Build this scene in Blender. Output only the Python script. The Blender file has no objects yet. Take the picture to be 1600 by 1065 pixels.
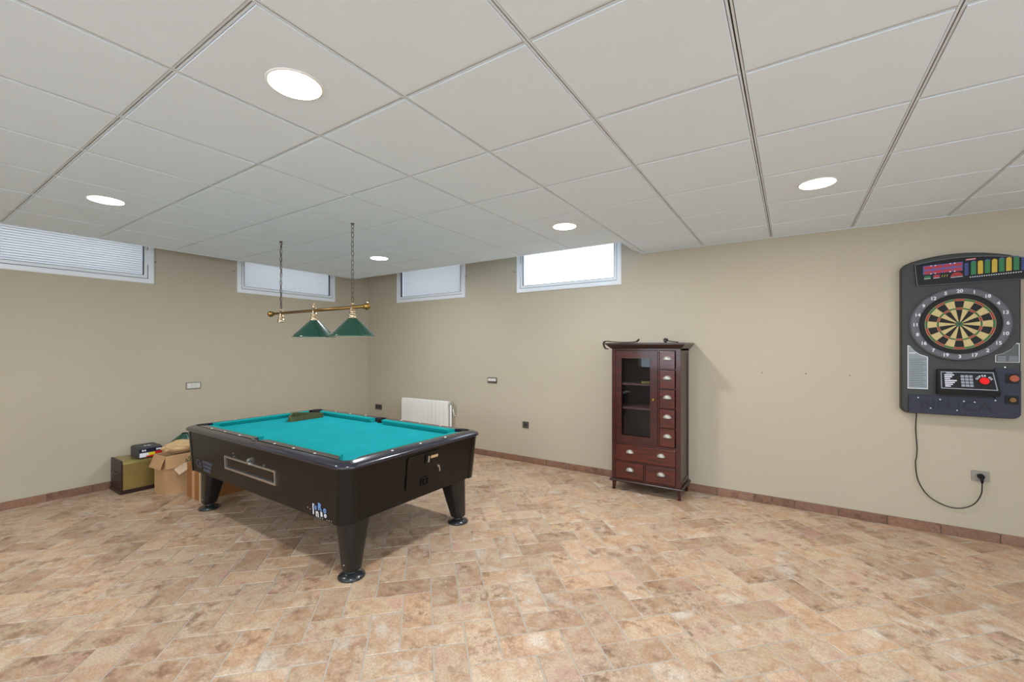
import bpy, bmesh, math, random
from mathutils import Vector, Matrix
random.seed(7)
S = bpy.context.scene
C = S.collection
PI = math.pi
def lin(c):
    r = []
    for v in c:
        v = v / 255.0
        r.append(v / 12.92 if v <= .04045 else ((v + .055) / 1.055) ** 2.4)
    return (r[0], r[1], r[2], 1)

# ------------------------------------------------------------------ materials
def mat(name, col, rough=.5, metal=0., spec=.5, coat=0., var=0., scale=8., bump=0., bscale=60., stretch=(1, 1, 1), col2=None, trans=0., emis=None, estr=0., sheen=0., detail=4):
    m = bpy.data.materials.new(name); m.use_nodes = True
    nt = m.node_tree; N = nt.nodes; L = nt.links
    b = N['Principled BSDF']
    c = lin(col)
    b.inputs['Base Color'].default_value = c
    b.inputs['Roughness'].default_value = rough
    b.inputs['Metallic'].default_value = metal
    b.inputs['Specular IOR Level'].default_value = spec
    b.inputs['Coat Weight'].default_value = coat
    b.inputs['Coat Roughness'].default_value = .08
    b.inputs['Sheen Weight'].default_value = sheen
    if emis:
        b.inputs['Emission Color'].default_value = lin(emis); b.inputs['Emission Strength'].default_value = estr
    tc = N.new('ShaderNodeTexCoord'); mp = N.new('ShaderNodeMapping')
    L.new(tc.outputs['Object'], mp.inputs['Vector']); mp.inputs['Scale'].default_value = stretch
    if col2 or var:
        n = N.new('ShaderNodeTexNoise'); n.inputs['Scale'].default_value = scale; n.inputs['Detail'].default_value = detail
        L.new(mp.outputs[0], n.inputs['Vector'])
        r = N.new('ShaderNodeValToRGB'); L.new(n.outputs['Fac'], r.inputs[0])
        r.color_ramp.elements[0].position = .3; r.color_ramp.elements[1].position = .7
        c2 = lin(col2) if col2 else (c[0] * (1 - var), c[1] * (1 - var), c[2] * (1 - var), 1)
        r.color_ramp.elements[0].color = c2; r.color_ramp.elements[1].color = c
        L.new(r.outputs[0], b.inputs['Base Color'])
    if bump:
        n2 = N.new('ShaderNodeTexNoise'); n2.inputs['Scale'].default_value = bscale; n2.inputs['Detail'].default_value = 3
        L.new(mp.outputs[0], n2.inputs['Vector'])
        bp = N.new('ShaderNodeBump'); bp.inputs['Strength'].default_value = bump; bp.inputs['Distance'].default_value = .002
        L.new(n2.outputs['Fac'], bp.inputs['Height']); L.new(bp.outputs[0], b.inputs['Normal'])
    return m
def emit(name, col, s):
    m = bpy.data.materials.new(name); m.use_nodes = True
    N = m.node_tree.nodes; N.clear()
    e = N.new('ShaderNodeEmission'); e.inputs[0].default_value = lin(col); e.inputs[1].default_value = s
    o = N.new('ShaderNodeOutputMaterial'); m.node_tree.links.new(e.outputs[0], o.inputs[0]); return m
def glass(name, tint=(255, 255, 255), refl=.06, rough=.02):
    m = bpy.data.materials.new(name); m.use_nodes = True
    nt = m.node_tree; N = nt.nodes; L = nt.links; N.clear()
    t = N.new('ShaderNodeBsdfTransparent'); t.inputs[0].default_value = lin(tint)
    g = N.new('ShaderNodeBsdfGlossy'); g.inputs['Roughness'].default_value = rough
    f = N.new('ShaderNodeFresnel'); f.inputs[0].default_value = 1.5
    a = N.new('ShaderNodeMath'); a.operation = 'ADD'; a.inputs[1].default_value = refl - .04; a.use_clamp = True
    L.new(f.outputs[0], a.inputs[0])
    ge = N.new('ShaderNodeNewGeometry'); iv = N.new('ShaderNodeMath'); iv.operation = 'SUBTRACT'; iv.inputs[0].default_value = 1; L.new(ge.outputs['Backfacing'], iv.inputs[1])
    mu = N.new('ShaderNodeMath'); mu.operation = 'MULTIPLY'; L.new(a.outputs[0], mu.inputs[0]); L.new(iv.outputs[0], mu.inputs[1]); a = mu
    mx = N.new('ShaderNodeMixShader'); L.new(a.outputs[0], mx.inputs[0]); L.new(t.outputs[0], mx.inputs[1]); L.new(g.outputs[0], mx.inputs[2])
    o = N.new('ShaderNodeOutputMaterial'); L.new(mx.outputs[0], o.inputs[0]); return m

def floor_mat(name, base_cols, rough=.42):
    m = bpy.data.materials.new(name); m.use_nodes = True
    nt = m.node_tree; N = nt.nodes; L = nt.links; b = N['Principled BSDF']
    tc = N.new('ShaderNodeTexCoord'); g = N.new('ShaderNodeNewGeometry')
    sc = N.new('ShaderNodeVectorMath'); sc.operation = 'SCALE'; sc.inputs[3].default_value = 37.
    cb = N.new('ShaderNodeCombineXYZ')
    for i in range(3): L.new(g.outputs['Random Per Island'], cb.inputs[i])
    L.new(cb.outputs[0], sc.inputs[0])
    ad = N.new('ShaderNodeVectorMath'); ad.operation = 'ADD'; L.new(tc.outputs['Object'], ad.inputs[0]); L.new(sc.outputs[0], ad.inputs[1])
    def noise(s, d, r=.55):
        n = N.new('ShaderNodeTexNoise'); n.inputs['Scale'].default_value = s; n.inputs['Detail'].default_value = d; n.inputs['Roughness'].default_value = r
        L.new(ad.outputs[0], n.inputs['Vector']); return n
    def ramp(src, stops):
        r = N.new('ShaderNodeValToRGB'); L.new(src, r.inputs[0]); e = r.color_ramp.elements
        e[0].position = stops[0][0]; e[0].color = lin(stops[0][1]); e[1].position = stops[-1][0]; e[1].color = lin(stops[-1][1])
        for p, c in stops[1:-1]:
            k = e.new(p); k.color = lin(c)
        return r
    def mix(f, a, bb, t='MIX', fv=None):
        x = N.new('ShaderNodeMix'); x.data_type = 'RGBA'; x.blend_type = t
        if fv is None: L.new(f, x.inputs[0])
        else: x.inputs[0].default_value = fv
        L.new(a, x.inputs[6]); L.new(bb, x.inputs[7]); return x.outputs[2]
    n1 = noise(5, 3); r1 = ramp(n1.outputs['Fac'], [(.3, base_cols[0]), (.45, base_cols[1]), (.55, base_cols[2]), (.72, base_cols[3])])
    n2 = noise(16, 6, .7); r2 = ramp(n2.outputs['Fac'], [(.40, (128, 88, 56)), (.54, (255, 255, 255))])
    n3 = noise(4.2, 2); r3 = ramp(n3.outputs['Fac'], [(.42, (0, 0, 0)), (.66, (255, 255, 255))])
    m2 = N.new('ShaderNodeMath'); m2.operation = 'MULTIPLY'; m2.inputs[1].default_value = .62; L.new(r3.outputs[0], m2.inputs[0])
    c1 = mix(m2.outputs[0], r1.outputs[0], r2.outputs[0], 'MULTIPLY')
    n4 = noise(90, 4, .8); r4 = ramp(n4.outputs['Fac'], [(.38, (196, 178, 160)), (.6, (255, 255, 255))])
    c2 = mix(None, c1, r4.outputs[0], 'MULTIPLY', .6)
    rt = ramp(g.outputs['Random Per Island'], [(0, (216, 204, 194)), (.5, (244, 242, 240)), (1, (250, 240, 230))])
    c3 = mix(None, c2, rt.outputs[0], 'MULTIPLY', .9)
    L.new(c3, b.inputs['Base Color'])
    rr = N.new('ShaderNodeMapRange'); L.new(n4.outputs['Fac'], rr.inputs[0]); rr.inputs[3].default_value = rough - .1; rr.inputs[4].default_value = rough + .14
    L.new(rr.outputs[0], b.inputs['Roughness']); b.inputs['Specular IOR Level'].default_value = .5
    bp = N.new('ShaderNodeBump'); bp.inputs['Strength'].default_value = .35; bp.inputs['Distance'].default_value = .003
    n5 = noise(30, 4); L.new(n5.outputs['Fac'], bp.inputs['Height']); L.new(bp.outputs[0], b.inputs['Normal'])
    return m

M = {}
M['wall'] = mat('wall_paint', (189, 178, 158), .85, var=.03, scale=1.5, bump=.15, bscale=180, spec=.25)
M['ceil'] = mat('ceiling_tile', (231, 243, 254), .9, var=.02, scale=3, bump=.2, bscale=200, spec=.2)
M['tbar'] = mat('ceiling_profile', (226, 234, 242), .5)
M['dark'] = mat('shadow_gap', (34, 33, 31), .9)
M['floor'] = floor_mat('floor_tile', [(214, 178, 160), (222, 202, 176), (210, 176, 146), (232, 222, 208)])
M['grout'] = mat('grout', (184, 172, 158), .9, var=.1, scale=20)
M['base'] = floor_mat('skirting_tile', [(146, 110, 92), (160, 126, 106), (152, 116, 98), (172, 142, 120)])
M['alu'] = mat('white_window_profile', (238, 240, 244), .35)
M['gasket'] = mat('black_gasket', (52, 54, 60), .6)
M['glass'] = glass('window_glass')
M['white'] = mat('white_enamel', (240, 238, 233), .35)
M['steel'] = mat('steel', (205, 205, 205), .28, metal=1.)
M['silver'] = mat('satin_silver', (172, 168, 156), .45, metal=.6)
M['brass'] = mat('brass', (176, 140, 78), .25, metal=1., var=.15, scale=20)
M['brassdull'] = mat('antique_brass', (150, 118, 72), .32, metal=1.)
M['pinkbrass'] = mat('pale_brass', (196, 176, 146), .25, metal=1.)
M['chain'] = mat('chain_metal', (92, 82, 72), .4, metal=.8)
M['shade'] = mat('green_enamel', (18, 70, 54), .22, coat=.6)
M['shadein'] = mat('cream_enamel', (230, 225, 205), .5)
M['black'] = mat('black_plastic', (14, 14, 15), .35, spec=.25)
M['matblack'] = mat('matt_black', (16, 16, 16), .7)
M['legblack'] = mat('leg_black', (24, 24, 24), .3, bump=.15, bscale=250)
M['foot'] = mat('foot_black', (40, 42, 44), .25, coat=.3)
M['body'] = mat('dark_laminate', (19, 15, 12), .3, var=.18, scale=30, spec=.28, stretch=(.3, .3, 3), coat=.06)
M['post'] = mat('corner_laminate', (19, 16, 15), .28, spec=.3, coat=.1)
M['rail'] = mat('rail_lacquer', (38, 35, 50), .2, coat=.5, var=.35, scale=140, detail=2)
M['cloth'] = mat('green_baize', (30, 158, 166), .95, var=.1, scale=5, spec=.05)
M['cush'] = mat('cushion_baize', (26, 150, 150), .95, spec=.05, var=.06, scale=30)
M['wood'] = mat('mahogany', (76, 18, 8), .3, col2=(38, 10, 5), scale=9, stretch=(1, 1, 6), coat=.35, detail=5)
M['woodh'] = mat('mahogany_drawer', (98, 27, 9), .28, col2=(42, 11, 5), scale=9, stretch=(.8, 1, 7), coat=.4, detail=5)
M['woodd'] = mat('mahogany_dark', (48, 18, 13), .35, var=.3, scale=10, stretch=(1, 1, 5), coat=.3)
M['inside'] = mat('cabinet_inside', (64, 54, 50), .6, var=.15)
M['shelf'] = mat('shelf_wood', (128, 92, 84), .5)
M['cabglass'] = glass('cabinet_glass', (225, 226, 230), .025, .0)
M['sight'] = mat('pearl_sight', (250, 248, 240), .25)
M['card'] = mat('cardboard', (196, 156, 114), .85, var=.05, scale=12, spec=.2)
M['cardin'] = mat('cardboard_flap', (206, 178, 150), .85, var=.05, scale=12, spec=.2)
M['card2'] = mat('brown_cardboard', (160, 108, 62), .8, var=.08, scale=10, spec=.2)
M['kraft'] = mat('crumpled_paper', (206, 172, 126), .8, var=.12, scale=14, bump=.6, bscale=30)
M['leaf'] = mat('green_leaf', (40, 82, 46), .6)
M['tan'] = mat('dark_leather', (42, 30, 26), .45)
M['chestwood'] = mat('chest_wood', (50, 26, 22), .4, var=.3, scale=12)
M['chestbrass'] = mat('chest_brass', (186, 170, 108), .3, metal=.8, var=.12, scale=6)
M['navy'] = mat('navy_plastic', (24, 26, 50), .35)
M['grey'] = mat('grey_case', (62, 62, 66), .5)
M['red'] = mat('red_print', (200, 22, 28), .4)
M['yellow'] = mat('yellow_print', (226, 200, 30), .4)
M['wprint'] = mat('white_print', (225, 225, 232), .5)
M['bluel'] = mat('blue_print', (110, 150, 215), .4)
M['faded'] = mat('faded_print', (84, 92, 112), .5)
M['dcase'] = mat('dart_case', (50, 50, 47), .5, var=.08, scale=30, bump=.1)
M['dnavy'] = mat('dart_navy', (30, 32, 54), .5, bump=.1)
M['dring'] = mat('dart_ring', (92, 92, 98), .5)
M['dcream'] = mat('segment_cream', (206, 184, 128), .6, var=.1, scale=60)
M['dred'] = mat('segment_red', (160, 36, 30), .5)
M['dgreen'] = mat('segment_green', (24, 100, 48), .5)
M['dyel'] = mat('bar_yellow', (196, 164, 30), .4)
M['dbar'] = mat('bar_green', (26, 112, 56), .4)
M['dbred'] = mat('cell_red', (168, 30, 50), .4)
M['dblue'] = mat('cell_blue', (70, 86, 160), .4)
M['sticker'] = mat('sticker_grey', (138, 146, 150), .5)
M['stickerd'] = mat('sticker_dark', (84, 88, 88), .5)
M['key'] = mat('key_grey', (150, 156, 166), .5)
M['redbtn'] = mat('red_button', (226, 20, 28), .25, emis=(255, 20, 20), estr=.15)
M['orange'] = mat('amber_button', (168, 76, 30), .3)
M['bronze'] = mat('bronze_button', (120, 88, 50), .35, metal=.5)
M['plate'] = mat('socket_plate', (150, 144, 134), .4, metal=.3)
M['plated'] = mat('socket_dark', (84, 78, 70), .5)
M['rocker'] = mat('switch_rocker', (214, 210, 204), .4)
M['cord'] = mat('cord_black', (38, 34, 30), .5)
M['diff'] = emit('light_diffuser', (255, 252, 246), 20.0)
def slat_mat():
    m = bpy.data.materials.new('blind_slat'); m.use_nodes = True
    nt = m.node_tree; N = nt.nodes; L = nt.links; N.clear()
    d = N.new('ShaderNodeBsdfDiffuse'); d.inputs[0].default_value = lin((205, 208, 216))
    t = N.new('ShaderNodeBsdfTranslucent'); t.inputs[0].default_value = lin((158, 153, 149))
    mx = N.new('ShaderNodeMixShader'); mx.inputs[0].default_value = .5
    L.new(d.outputs[0], mx.inputs[1]); L.new(t.outputs[0], mx.inputs[2])
    o = N.new('ShaderNodeOutputMaterial'); L.new(mx.outputs[0], o.inputs[0]); return m
M['slat'] = slat_mat()

# ------------------------------------------------------------------ mesh helpers
def xf(bm, n0, f):
    bm.verts.ensure_lookup_table()
    for v in bm.verts[n0:]: v.co = Vector(f(*v.co))
def box(bm_out, x0, x1, y0, y1, z0, z1, bev=0., mi=0, seg=2):
    bm = bmesh.new() if bev > 0 else bm_out      # bevel in a mesh of its own so that vertices are only ever appended
    vs = [bm.verts.new(p) for p in [(x0, y0, z0), (x1, y0, z0), (x1, y1, z0), (x0, y1, z0), (x0, y0, z1), (x1, y0, z1), (x1, y1, z1), (x0, y1, z1)]]
    fs = [bm.faces.new([vs[i] for i in q]) for q in [(3, 2, 1, 0), (4, 5, 6, 7), (0, 1, 5, 4), (1, 2, 6, 5), (2, 3, 7, 6), (3, 0, 4, 7)]]
    for f in fs: f.material_index = mi
    if bev > 0:
        es = list({e for f in fs for e in f.edges})
        r = bmesh.ops.bevel(bm, geom=es, offset=bev, segments=seg, affect='EDGES', profile=.5)
        bm.verts.index_update()
        nv = [bm_out.verts.new(v.co) for v in bm.verts]
        for f in bm.faces:
            q = bm_out.faces.new([nv[v.index] for v in f.verts]); q.material_index = mi
        bm.free()
def rings(bm, loops, mi=0, cap0=True, cap1=True, smooth=True):
    R = [[bm.verts.new(p) for p in l] for l in loops]; n = len(R[0])
    for a, b in zip(R, R[1:]):
        for i in range(n):
            j = (i + 1) % n
            f = bm.faces.new((a[i], a[j], b[j], b[i])); f.material_index = mi; f.smooth = smooth
    if cap0: f = bm.faces.new(R[0][::-1]); f.material_index = mi
    if cap1: f = bm.faces.new(R[-1]); f.material_index = mi
def lathe(bm, prof, o=(0, 0, 0), axis='z', n=32, mi=0, cap0=True, cap1=True, smooth=True):
    loops = []
    for r, h in prof:
        r = max(r, 1e-4); l = []
        for i in range(n):
            t = 2 * PI * i / n; c, s = r * math.cos(t), r * math.sin(t)
            if axis == 'z': p = (c, s, h)
            elif axis == 'y': p = (s, h, c)
            else: p = (h, c, s)
            l.append((p[0] + o[0], p[1] + o[1], p[2] + o[2]))
        loops.append(l)
    rings(bm, loops, mi, cap0, cap1, smooth)
def tube(bm, pts, r, n=10, closed=False, mi=0, r1=None):
    pts = [Vector(p) for p in pts]; m = len(pts); loops = []
    up = None
    for i, p in enumerate(pts):
        a = pts[(i - 1) % m] if (closed or i > 0) else p
        b = pts[(i + 1) % m] if (closed or i < m - 1) else p
        d = (b - a).normalized()
        if up is None:
            up = Vector((0, 0, 1)) if abs(d.z) < .9 else Vector((1, 0, 0))
        u = (up - d * up.dot(d)).normalized(); up = u; w = d.cross(u)
        rr = r if r1 is None else r + (r1 - r) * i / (m - 1)
        loops.append([p + u * rr * math.cos(2 * PI * k / n) + w * rr * math.sin(2 * PI * k / n) for k in range(n)])
    if closed:
        R = [[bm.verts.new(p) for p in l] for l in loops]
        for q in range(m):
            a, b = R[q], R[(q + 1) % m]
            for i in range(n):
                j = (i + 1) % n; f = bm.faces.new((a[i], a[j], b[j], b[i])); f.smooth = True; f.material_index = mi
    else: rings(bm, loops, mi)
def smooth_path(pts, k=6):
    pts = [Vector(p) for p in pts]; out = []
    P = [2 * pts[0] - pts[1]] + pts + [2 * pts[-1] - pts[-2]]
    for i in range(1, len(P) - 2):
        for j in range(k):
            t = j / k
            out.append(.5 * ((2 * P[i]) + (-P[i - 1] + P[i + 1]) * t + (2 * P[i - 1] - 5 * P[i] + 4 * P[i + 1] - P[i + 2]) * t * t + (-P[i - 1] + 3 * P[i] - 3 * P[i + 1] + P[i + 2]) * t ** 3))
    out.append(pts[-1]); return out
def rrect(x0, x1, y0, y1, r, n=6):
    out = []
    for cx, cy, a0 in ((x1 - r, y0 + r, -PI / 2), (x1 - r, y1 - r, 0), (x0 + r, y1 - r, PI / 2), (x0 + r, y0 + r, PI)):
        for i in range(n + 1):
            a = a0 + PI / 2 * i / n; out.append((cx + r * math.cos(a), cy + r * math.sin(a)))
    return out
def circ(cx, cy, r, n=32, a0=0): return [(cx + r * math.cos(a0 + 2 * PI * i / n), cy + r * math.sin(a0 + 2 * PI * i / n)) for i in range(n)]
def merge_mesh(bm, me, f, mi=0):
    vs = [bm.verts.new(f(*v.co)) for v in me.vertices]
    for p in me.polygons:
        try:
            q = bm.faces.new([vs[i] for i in p.vertices]); q.material_index = mi
        except ValueError: pass
    bpy.data.meshes.remove(me)
def poly(bm, outl, depth, f, mi=0):
    """flat shape with holes, extruded by depth (front at depth); f maps (u, v, d)"""
    cu = bpy.data.curves.new('t', 'CURVE'); cu.dimensions = '2D'; cu.fill_mode = 'BOTH'; cu.extrude = depth / 2
    for o in outl:
        s = cu.splines.new('POLY'); s.points.add(len(o) - 1)
        for i, p in enumerate(o): s.points[i].co = (p[0], p[1], 0, 1)
        s.use_cyclic_u = True
    ob = bpy.data.objects.new('t', cu); me = bpy.data.meshes.new_from_object(ob)
    merge_mesh(bm, me, lambda x, y, z: f(x, y, z + depth / 2), mi)
    bpy.data.objects.remove(ob); bpy.data.curves.remove(cu)
def text(bm, s, size, depth, f, mi=0, ax='CENTER', ay='CENTER', rot=0, at=(0, 0), sx=1., bold=0.):
    cu = bpy.data.curves.new('t', 'FONT'); cu.body = s; cu.size = size; cu.extrude = depth / 2; cu.align_x = ax; cu.align_y = ay; cu.resolution_u = 3; cu.offset = bold
    ob = bpy.data.objects.new('t', cu); me = bpy.data.meshes.new_from_object(ob)
    c, sn = math.cos(rot), math.sin(rot)
    merge_mesh(bm, me, lambda x, y, z: f(at[0] + sx * x * c - y * sn, at[1] + sx * x * sn + y * c, z + depth / 2), mi)
    bpy.data.objects.remove(ob); bpy.data.curves.remove(cu)
def obj(name, bm, mats, parent=None, loc=(0, 0, 0), fix=True, auto=None):
    if fix: bmesh.ops.recalc_face_normals(bm, faces=bm.faces)
    me = bpy.data.meshes.new(name); bm.to_mesh(me); bm.free()
    for m in (mats if isinstance(mats, (list, tuple)) else [mats]): me.materials.append(M[m])
    o = bpy.data.objects.new(name, me); C.objects.link(o); o.location = loc
    if parent: o.parent = parent
    return o
def B(): return bmesh.new()
def tag(o, label=None, cat=None, group=None, kind=None):
    if label: o['label'] = label
    if cat: o['category'] = cat
    if group: o['group'] = group
    if kind: o['kind'] = kind
    return o
def thing(name, loc, label, cat, group=None, rz=0):
    o = bpy.data.objects.new(name, None); C.objects.link(o); o.location = loc; o.rotation_euler = (0, 0, rz); o.empty_display_size = .1
    return tag(o, label, cat, group)
def copy_tree(o, parent=None):
    c = o.copy(); C.objects.link(c)
    if parent: c.parent = parent
    for ch in [x for x in C.objects if x.parent == o]: copy_tree(ch, c)
    return c
I3 = lambda x, y, z: (x, y, z)

# ------------------------------------------------------------------ room
XL, YR, ZC = -6.074, 4.783, 2.548
XE, YB = 3.6, -3.2           # far ends of the room behind the camera
ZT = 2.95                    # slab above the suspended ceiling
# floor: herringbone of 2:1 tiles at 45 degrees
U = .1640
def floor_build():
    bm = B()
    c = math.sqrt(.5)
    s0, t0 = .380, 2.180
    def tile(sa, sb, ta, tb):
        g = .0040
        P = []
        for s, t in ((sa + g, ta + g), (sb - g, ta + g), (sb - g, tb - g), (sa + g, tb - g)):
            P.append(((s - t) * c, (s + t) * c))
        cx = sum(p[0] for p in P) / 4; cy = sum(p[1] for p in P) / 4
        if cx < XL - .2 or cx > XE or cy < YB or cy > YR + .2: return
        P = [(max(p[0], XL), min(p[1], YR)) for p in P]
        if min(p[0] for p in P) == max(p[0] for p in P) or min(p[1] for p in P) == max(p[1] for p in P): return
        h = random.uniform(-.0005, .0005); tx = random.uniform(-.003, .003); ty = random.uniform(-.003, .003)
        zz = lambda p: h + tx * (p[0] - cx) + ty * (p[1] - cy)
        lo = [bm.verts.new((p[0], p[1], -.004)) for p in P]
        k = .0028
        mid = []; top = []
        for p in P:
            d = Vector((cx - p[0], cy - p[1])); 
            mid.append(bm.verts.new((p[0], p[1], -.0018 + zz(p))))
            q = (p[0] + k * (1 if d.x > 0 else -1), p[1] + k * (1 if d.y > 0 else -1))
            q = (p[0] + d.x / max(abs(d.x) + abs(d.y), 1e-6) * k * 1.6, p[1] + d.y / max(abs(d.x) + abs(d.y), 1e-6) * k * 1.6)
            top.append(bm.verts.new((q[0], q[1], zz(p))))
        for a, b in ((lo, mid), (mid, top)):
            for i in range(4):
                j = (i + 1) % 4; bm.faces.new((a[i], a[j], b[j], b[i]))
        bm.faces.new(top)
    for k in range(-60, 61):
        for m_ in range(-20, 21):
            s = s0 + (k + 4 * m_) * U; t = t0 + k * U
            tile(s, s + 2 * U, t - U, t)
            tile(s - U, s, t - U, t + U)
    n0 = len(bm.faces)
    box(bm, XL - .3, XE, YB, YR + .3, -.12, -.0022, mi=1)
    return bm
fl = obj('floor', floor_build(), ['floor', 'grout'], fix=True); tag(fl, 'terracotta and cream herringbone tile floor', kind='structure')

# walls with window openings.  WIN: (start, end) along the wall
WZ0, WZ1 = 2.222, 2.822
WL = [(.414, 1.836), (2.708, 4.138)]
WR = [(-5.350, -3.930), (-3.045, -1.630)]
def wall(name, outl, f, label):
    bm = B(); poly(bm, outl, .3, f); o = obj(name, bm, 'wall'); tag(o, label, kind='structure')
ins = .045
poly_rect = lambda a, b, c, d: [(a, c), (b, c), (b, d), (a, d)]
wall('wall_left', [poly_rect(YB, YR + .3, -.1, ZT)] + [poly_rect(a + ins, b - ins, WZ0 + ins, WZ1 - ins) for a, b in WL], lambda u, v, d: (XL - d, u, v), 'beige painted wall with two high windows')
wall('wall_right', [poly_rect(XL, XE + .3, -.1, ZT)] + [poly_rect(a + ins, b - ins, WZ0 + ins, WZ1 - ins) for a, b in WR], lambda u, v, d: (u, YR + d, v), 'beige painted wall behind the cabinet and dart machine')
wall('wall_side', [poly_rect(YB, YR, -.1, ZT)] + [poly_rect(a, b, .95, 2.42) for a, b in ((-2.7, -.5), (-.1, 2.1))], lambda u, v, d: (XE + d, u, v), 'beige painted wall at the near right end of the room')  # out of view; its openings are added to brighten ceiling and walls

fill_open = [poly_rect(a, b, .95, 2.42) for a, b in ((-3.6, -1.6), (-1.3, .9), (1.2, 3.3))]  # unseen openings, added so sky light lifts the ceiling
wall('wall_back', [poly_rect(XL, XE, -.1, ZT)] + fill_open, lambda u, v, d: (u, YB - d, v), 'beige painted wall behind the camera with openings added for fill light')
# skirting tiles
def skirt(name, a0, a1, first, pitch, f, label):
    bm = B(); k = math.floor((a0 - first) / pitch)
    a = first + k * pitch
    while a < a1:
        x0 = max(a + .0025, a0); x1 = min(a + pitch - .0025, a1)
        if x1 - x0 > .01:
            n0 = len(bm.verts); box(bm, x0, x1, 0, .012, .0, .078, bev=.002, seg=1); xf(bm, n0, f)
        a += pitch
    n0 = len(bm.verts); box(bm, a0, a1, 0, .008, 0, .074, mi=1); xf(bm, n0, f)
    tag(obj(name, bm, ['base', 'plated']), label, kind='structure')
skirt('baseboard_right', XL + .012, XE, -3.592, .3285, lambda x, y, z: (x, YR - y, z), 'brown tile skirting along the right wall')
skirt('baseboard_left', YB, YR, 1.001, .3285, lambda x, y, z: (XL + y, x, z), 'brown tile skirting along the left wall')

# suspended ceiling
GX, GY = -1.9606, .6545
EX, EY, NX = -5.600, 4.150, -1.420      # ceiling edge near left wall, near right wall, notch
LIGHTS = [(-1.660, .955), (-4.085, .965), (-1.645, 3.345), (-4.050, 3.345), (.138, 3.355), (.140, .955), (-1.66, -1.445), (-4.06, -1.445), (.14, -1.445), (2.54, .955), (2.54, -1.445)]  # visible fittings first, then unseen ones added for more light
def ceiling_build():
    bm = B()
    xs = [GX + .6 * i for i in range(-7, 11)]; ys = [GY + .6 * j for j in range(-7, 8)]
    def lim(y): return None
    g = .0125
    xe = [EX - .05] + [x for x in xs if x > EX] ; xe = [x for x in xe if x < XE] + [XE + .1]
    ye = [y for y in ys if YB < y < YR]; ye = [YB - .1] + ye + [YR + .1]
    for i in range(len(xe) - 1):
        for j in range(len(ye) - 1):
            x0, x1, y0, y1 = max(xe[i] + g, EX + .024), min(xe[i + 1] - g, XE), max(ye[j] + g, YB), min(ye[j + 1] - g, YR)
            segs = [(x0, x1)]
            if x0 < NX < x1 and y1 > EY - .02: segs = [(x0, NX), (NX + .024, x1)]
            if len(segs) == 2: box(bm, NX, NX + .024, y0, min(y1, EY - .022), ZC, ZC + .012)
            for a, b in segs:
                top = (EY if a < NX - .01 and y1 > EY - .02 else YR) - .024
                yy = min(y1, top)
                if yy - y0 < .02 or b - a < .01: continue  # slivers at the edge
                box(bm, a, b, y0, yy, ZC, ZC + .012, bev=.0012, seg=1)
    # profiles: two white flanges with a dark groove between them
    zt = ZC + .003
    def strip(x0, x1, y0, y1):
        if x1 - x0 > .002 and y1 - y0 > .002: box(bm, x0, x1, y0, y1, zt, zt + .010, mi=1)
    for x in xs:
        if EX + .02 < x < XE:
            ym = (EY if x < NX else YR) - .022
            for a, b in ((-.0100, -.0026), (.0026, .0100)): strip(x + a, x + b, YB, ym)
    for y in ys:
        if YB < y < YR:
            xm = EX + .022 if y < EY - .02 else NX + .022
            if y > YR - .03: continue
            xx = [xm] + [x for x in xs if xm < x < XE] + [XE]
            for a, b in ((-.0100, -.0026), (.0026, .0100)):
                for p, q in zip(xx, xx[1:]): strip(p + (.0108 if p != xm else 0), q - (.0108 if q != XE else 0), y + a, y + b)
    # groove backing
    box(bm, EX, NX, YB, EY, ZC + .013, ZC + .02, mi=2); box(bm, NX, XE, YB, YR, ZC + .013, ZC + .02, mi=2)
    # slab above; unseen upstand added so window light enters only by the gap
    box(bm, XL - .3, XE + .3, YB, YR + .3, ZT, ZT + .2, mi=0)
    box(bm, EX, EX + .012, YB, EY, ZC + .02, ZT, mi=0); box(bm, EX, NX, EY - .012, EY, ZC + .02, ZT, mi=0); box(bm, NX, NX + .012, EY, YR, ZC + .02, ZT, mi=0)
    return bm
o = obj('ceiling', ceiling_build(), ['ceil', 'tbar', 'dark']); tag(o, 'white suspended ceiling of square tiles', kind='structure')
bm = B()
w = .022
for q in ((EX, EX + w, YB, EY), (EX, NX, EY - w, EY), (NX, NX + w, EY - w, YR), (NX + w, XE, YR - w, YR - .0005)): box(bm, *q, ZC - .003, ZC + .014)
for q in ((EX - .003, EX, YB, EY), (EX - .003, NX - .003, EY, EY + .003), (NX - .003, NX, EY, YR)): box(bm, *q, ZC - .003, ZC + .03)
tag(obj('trim_1', bm, 'tbar'), 'white edge profile around the suspended ceiling', kind='structure')

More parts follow.
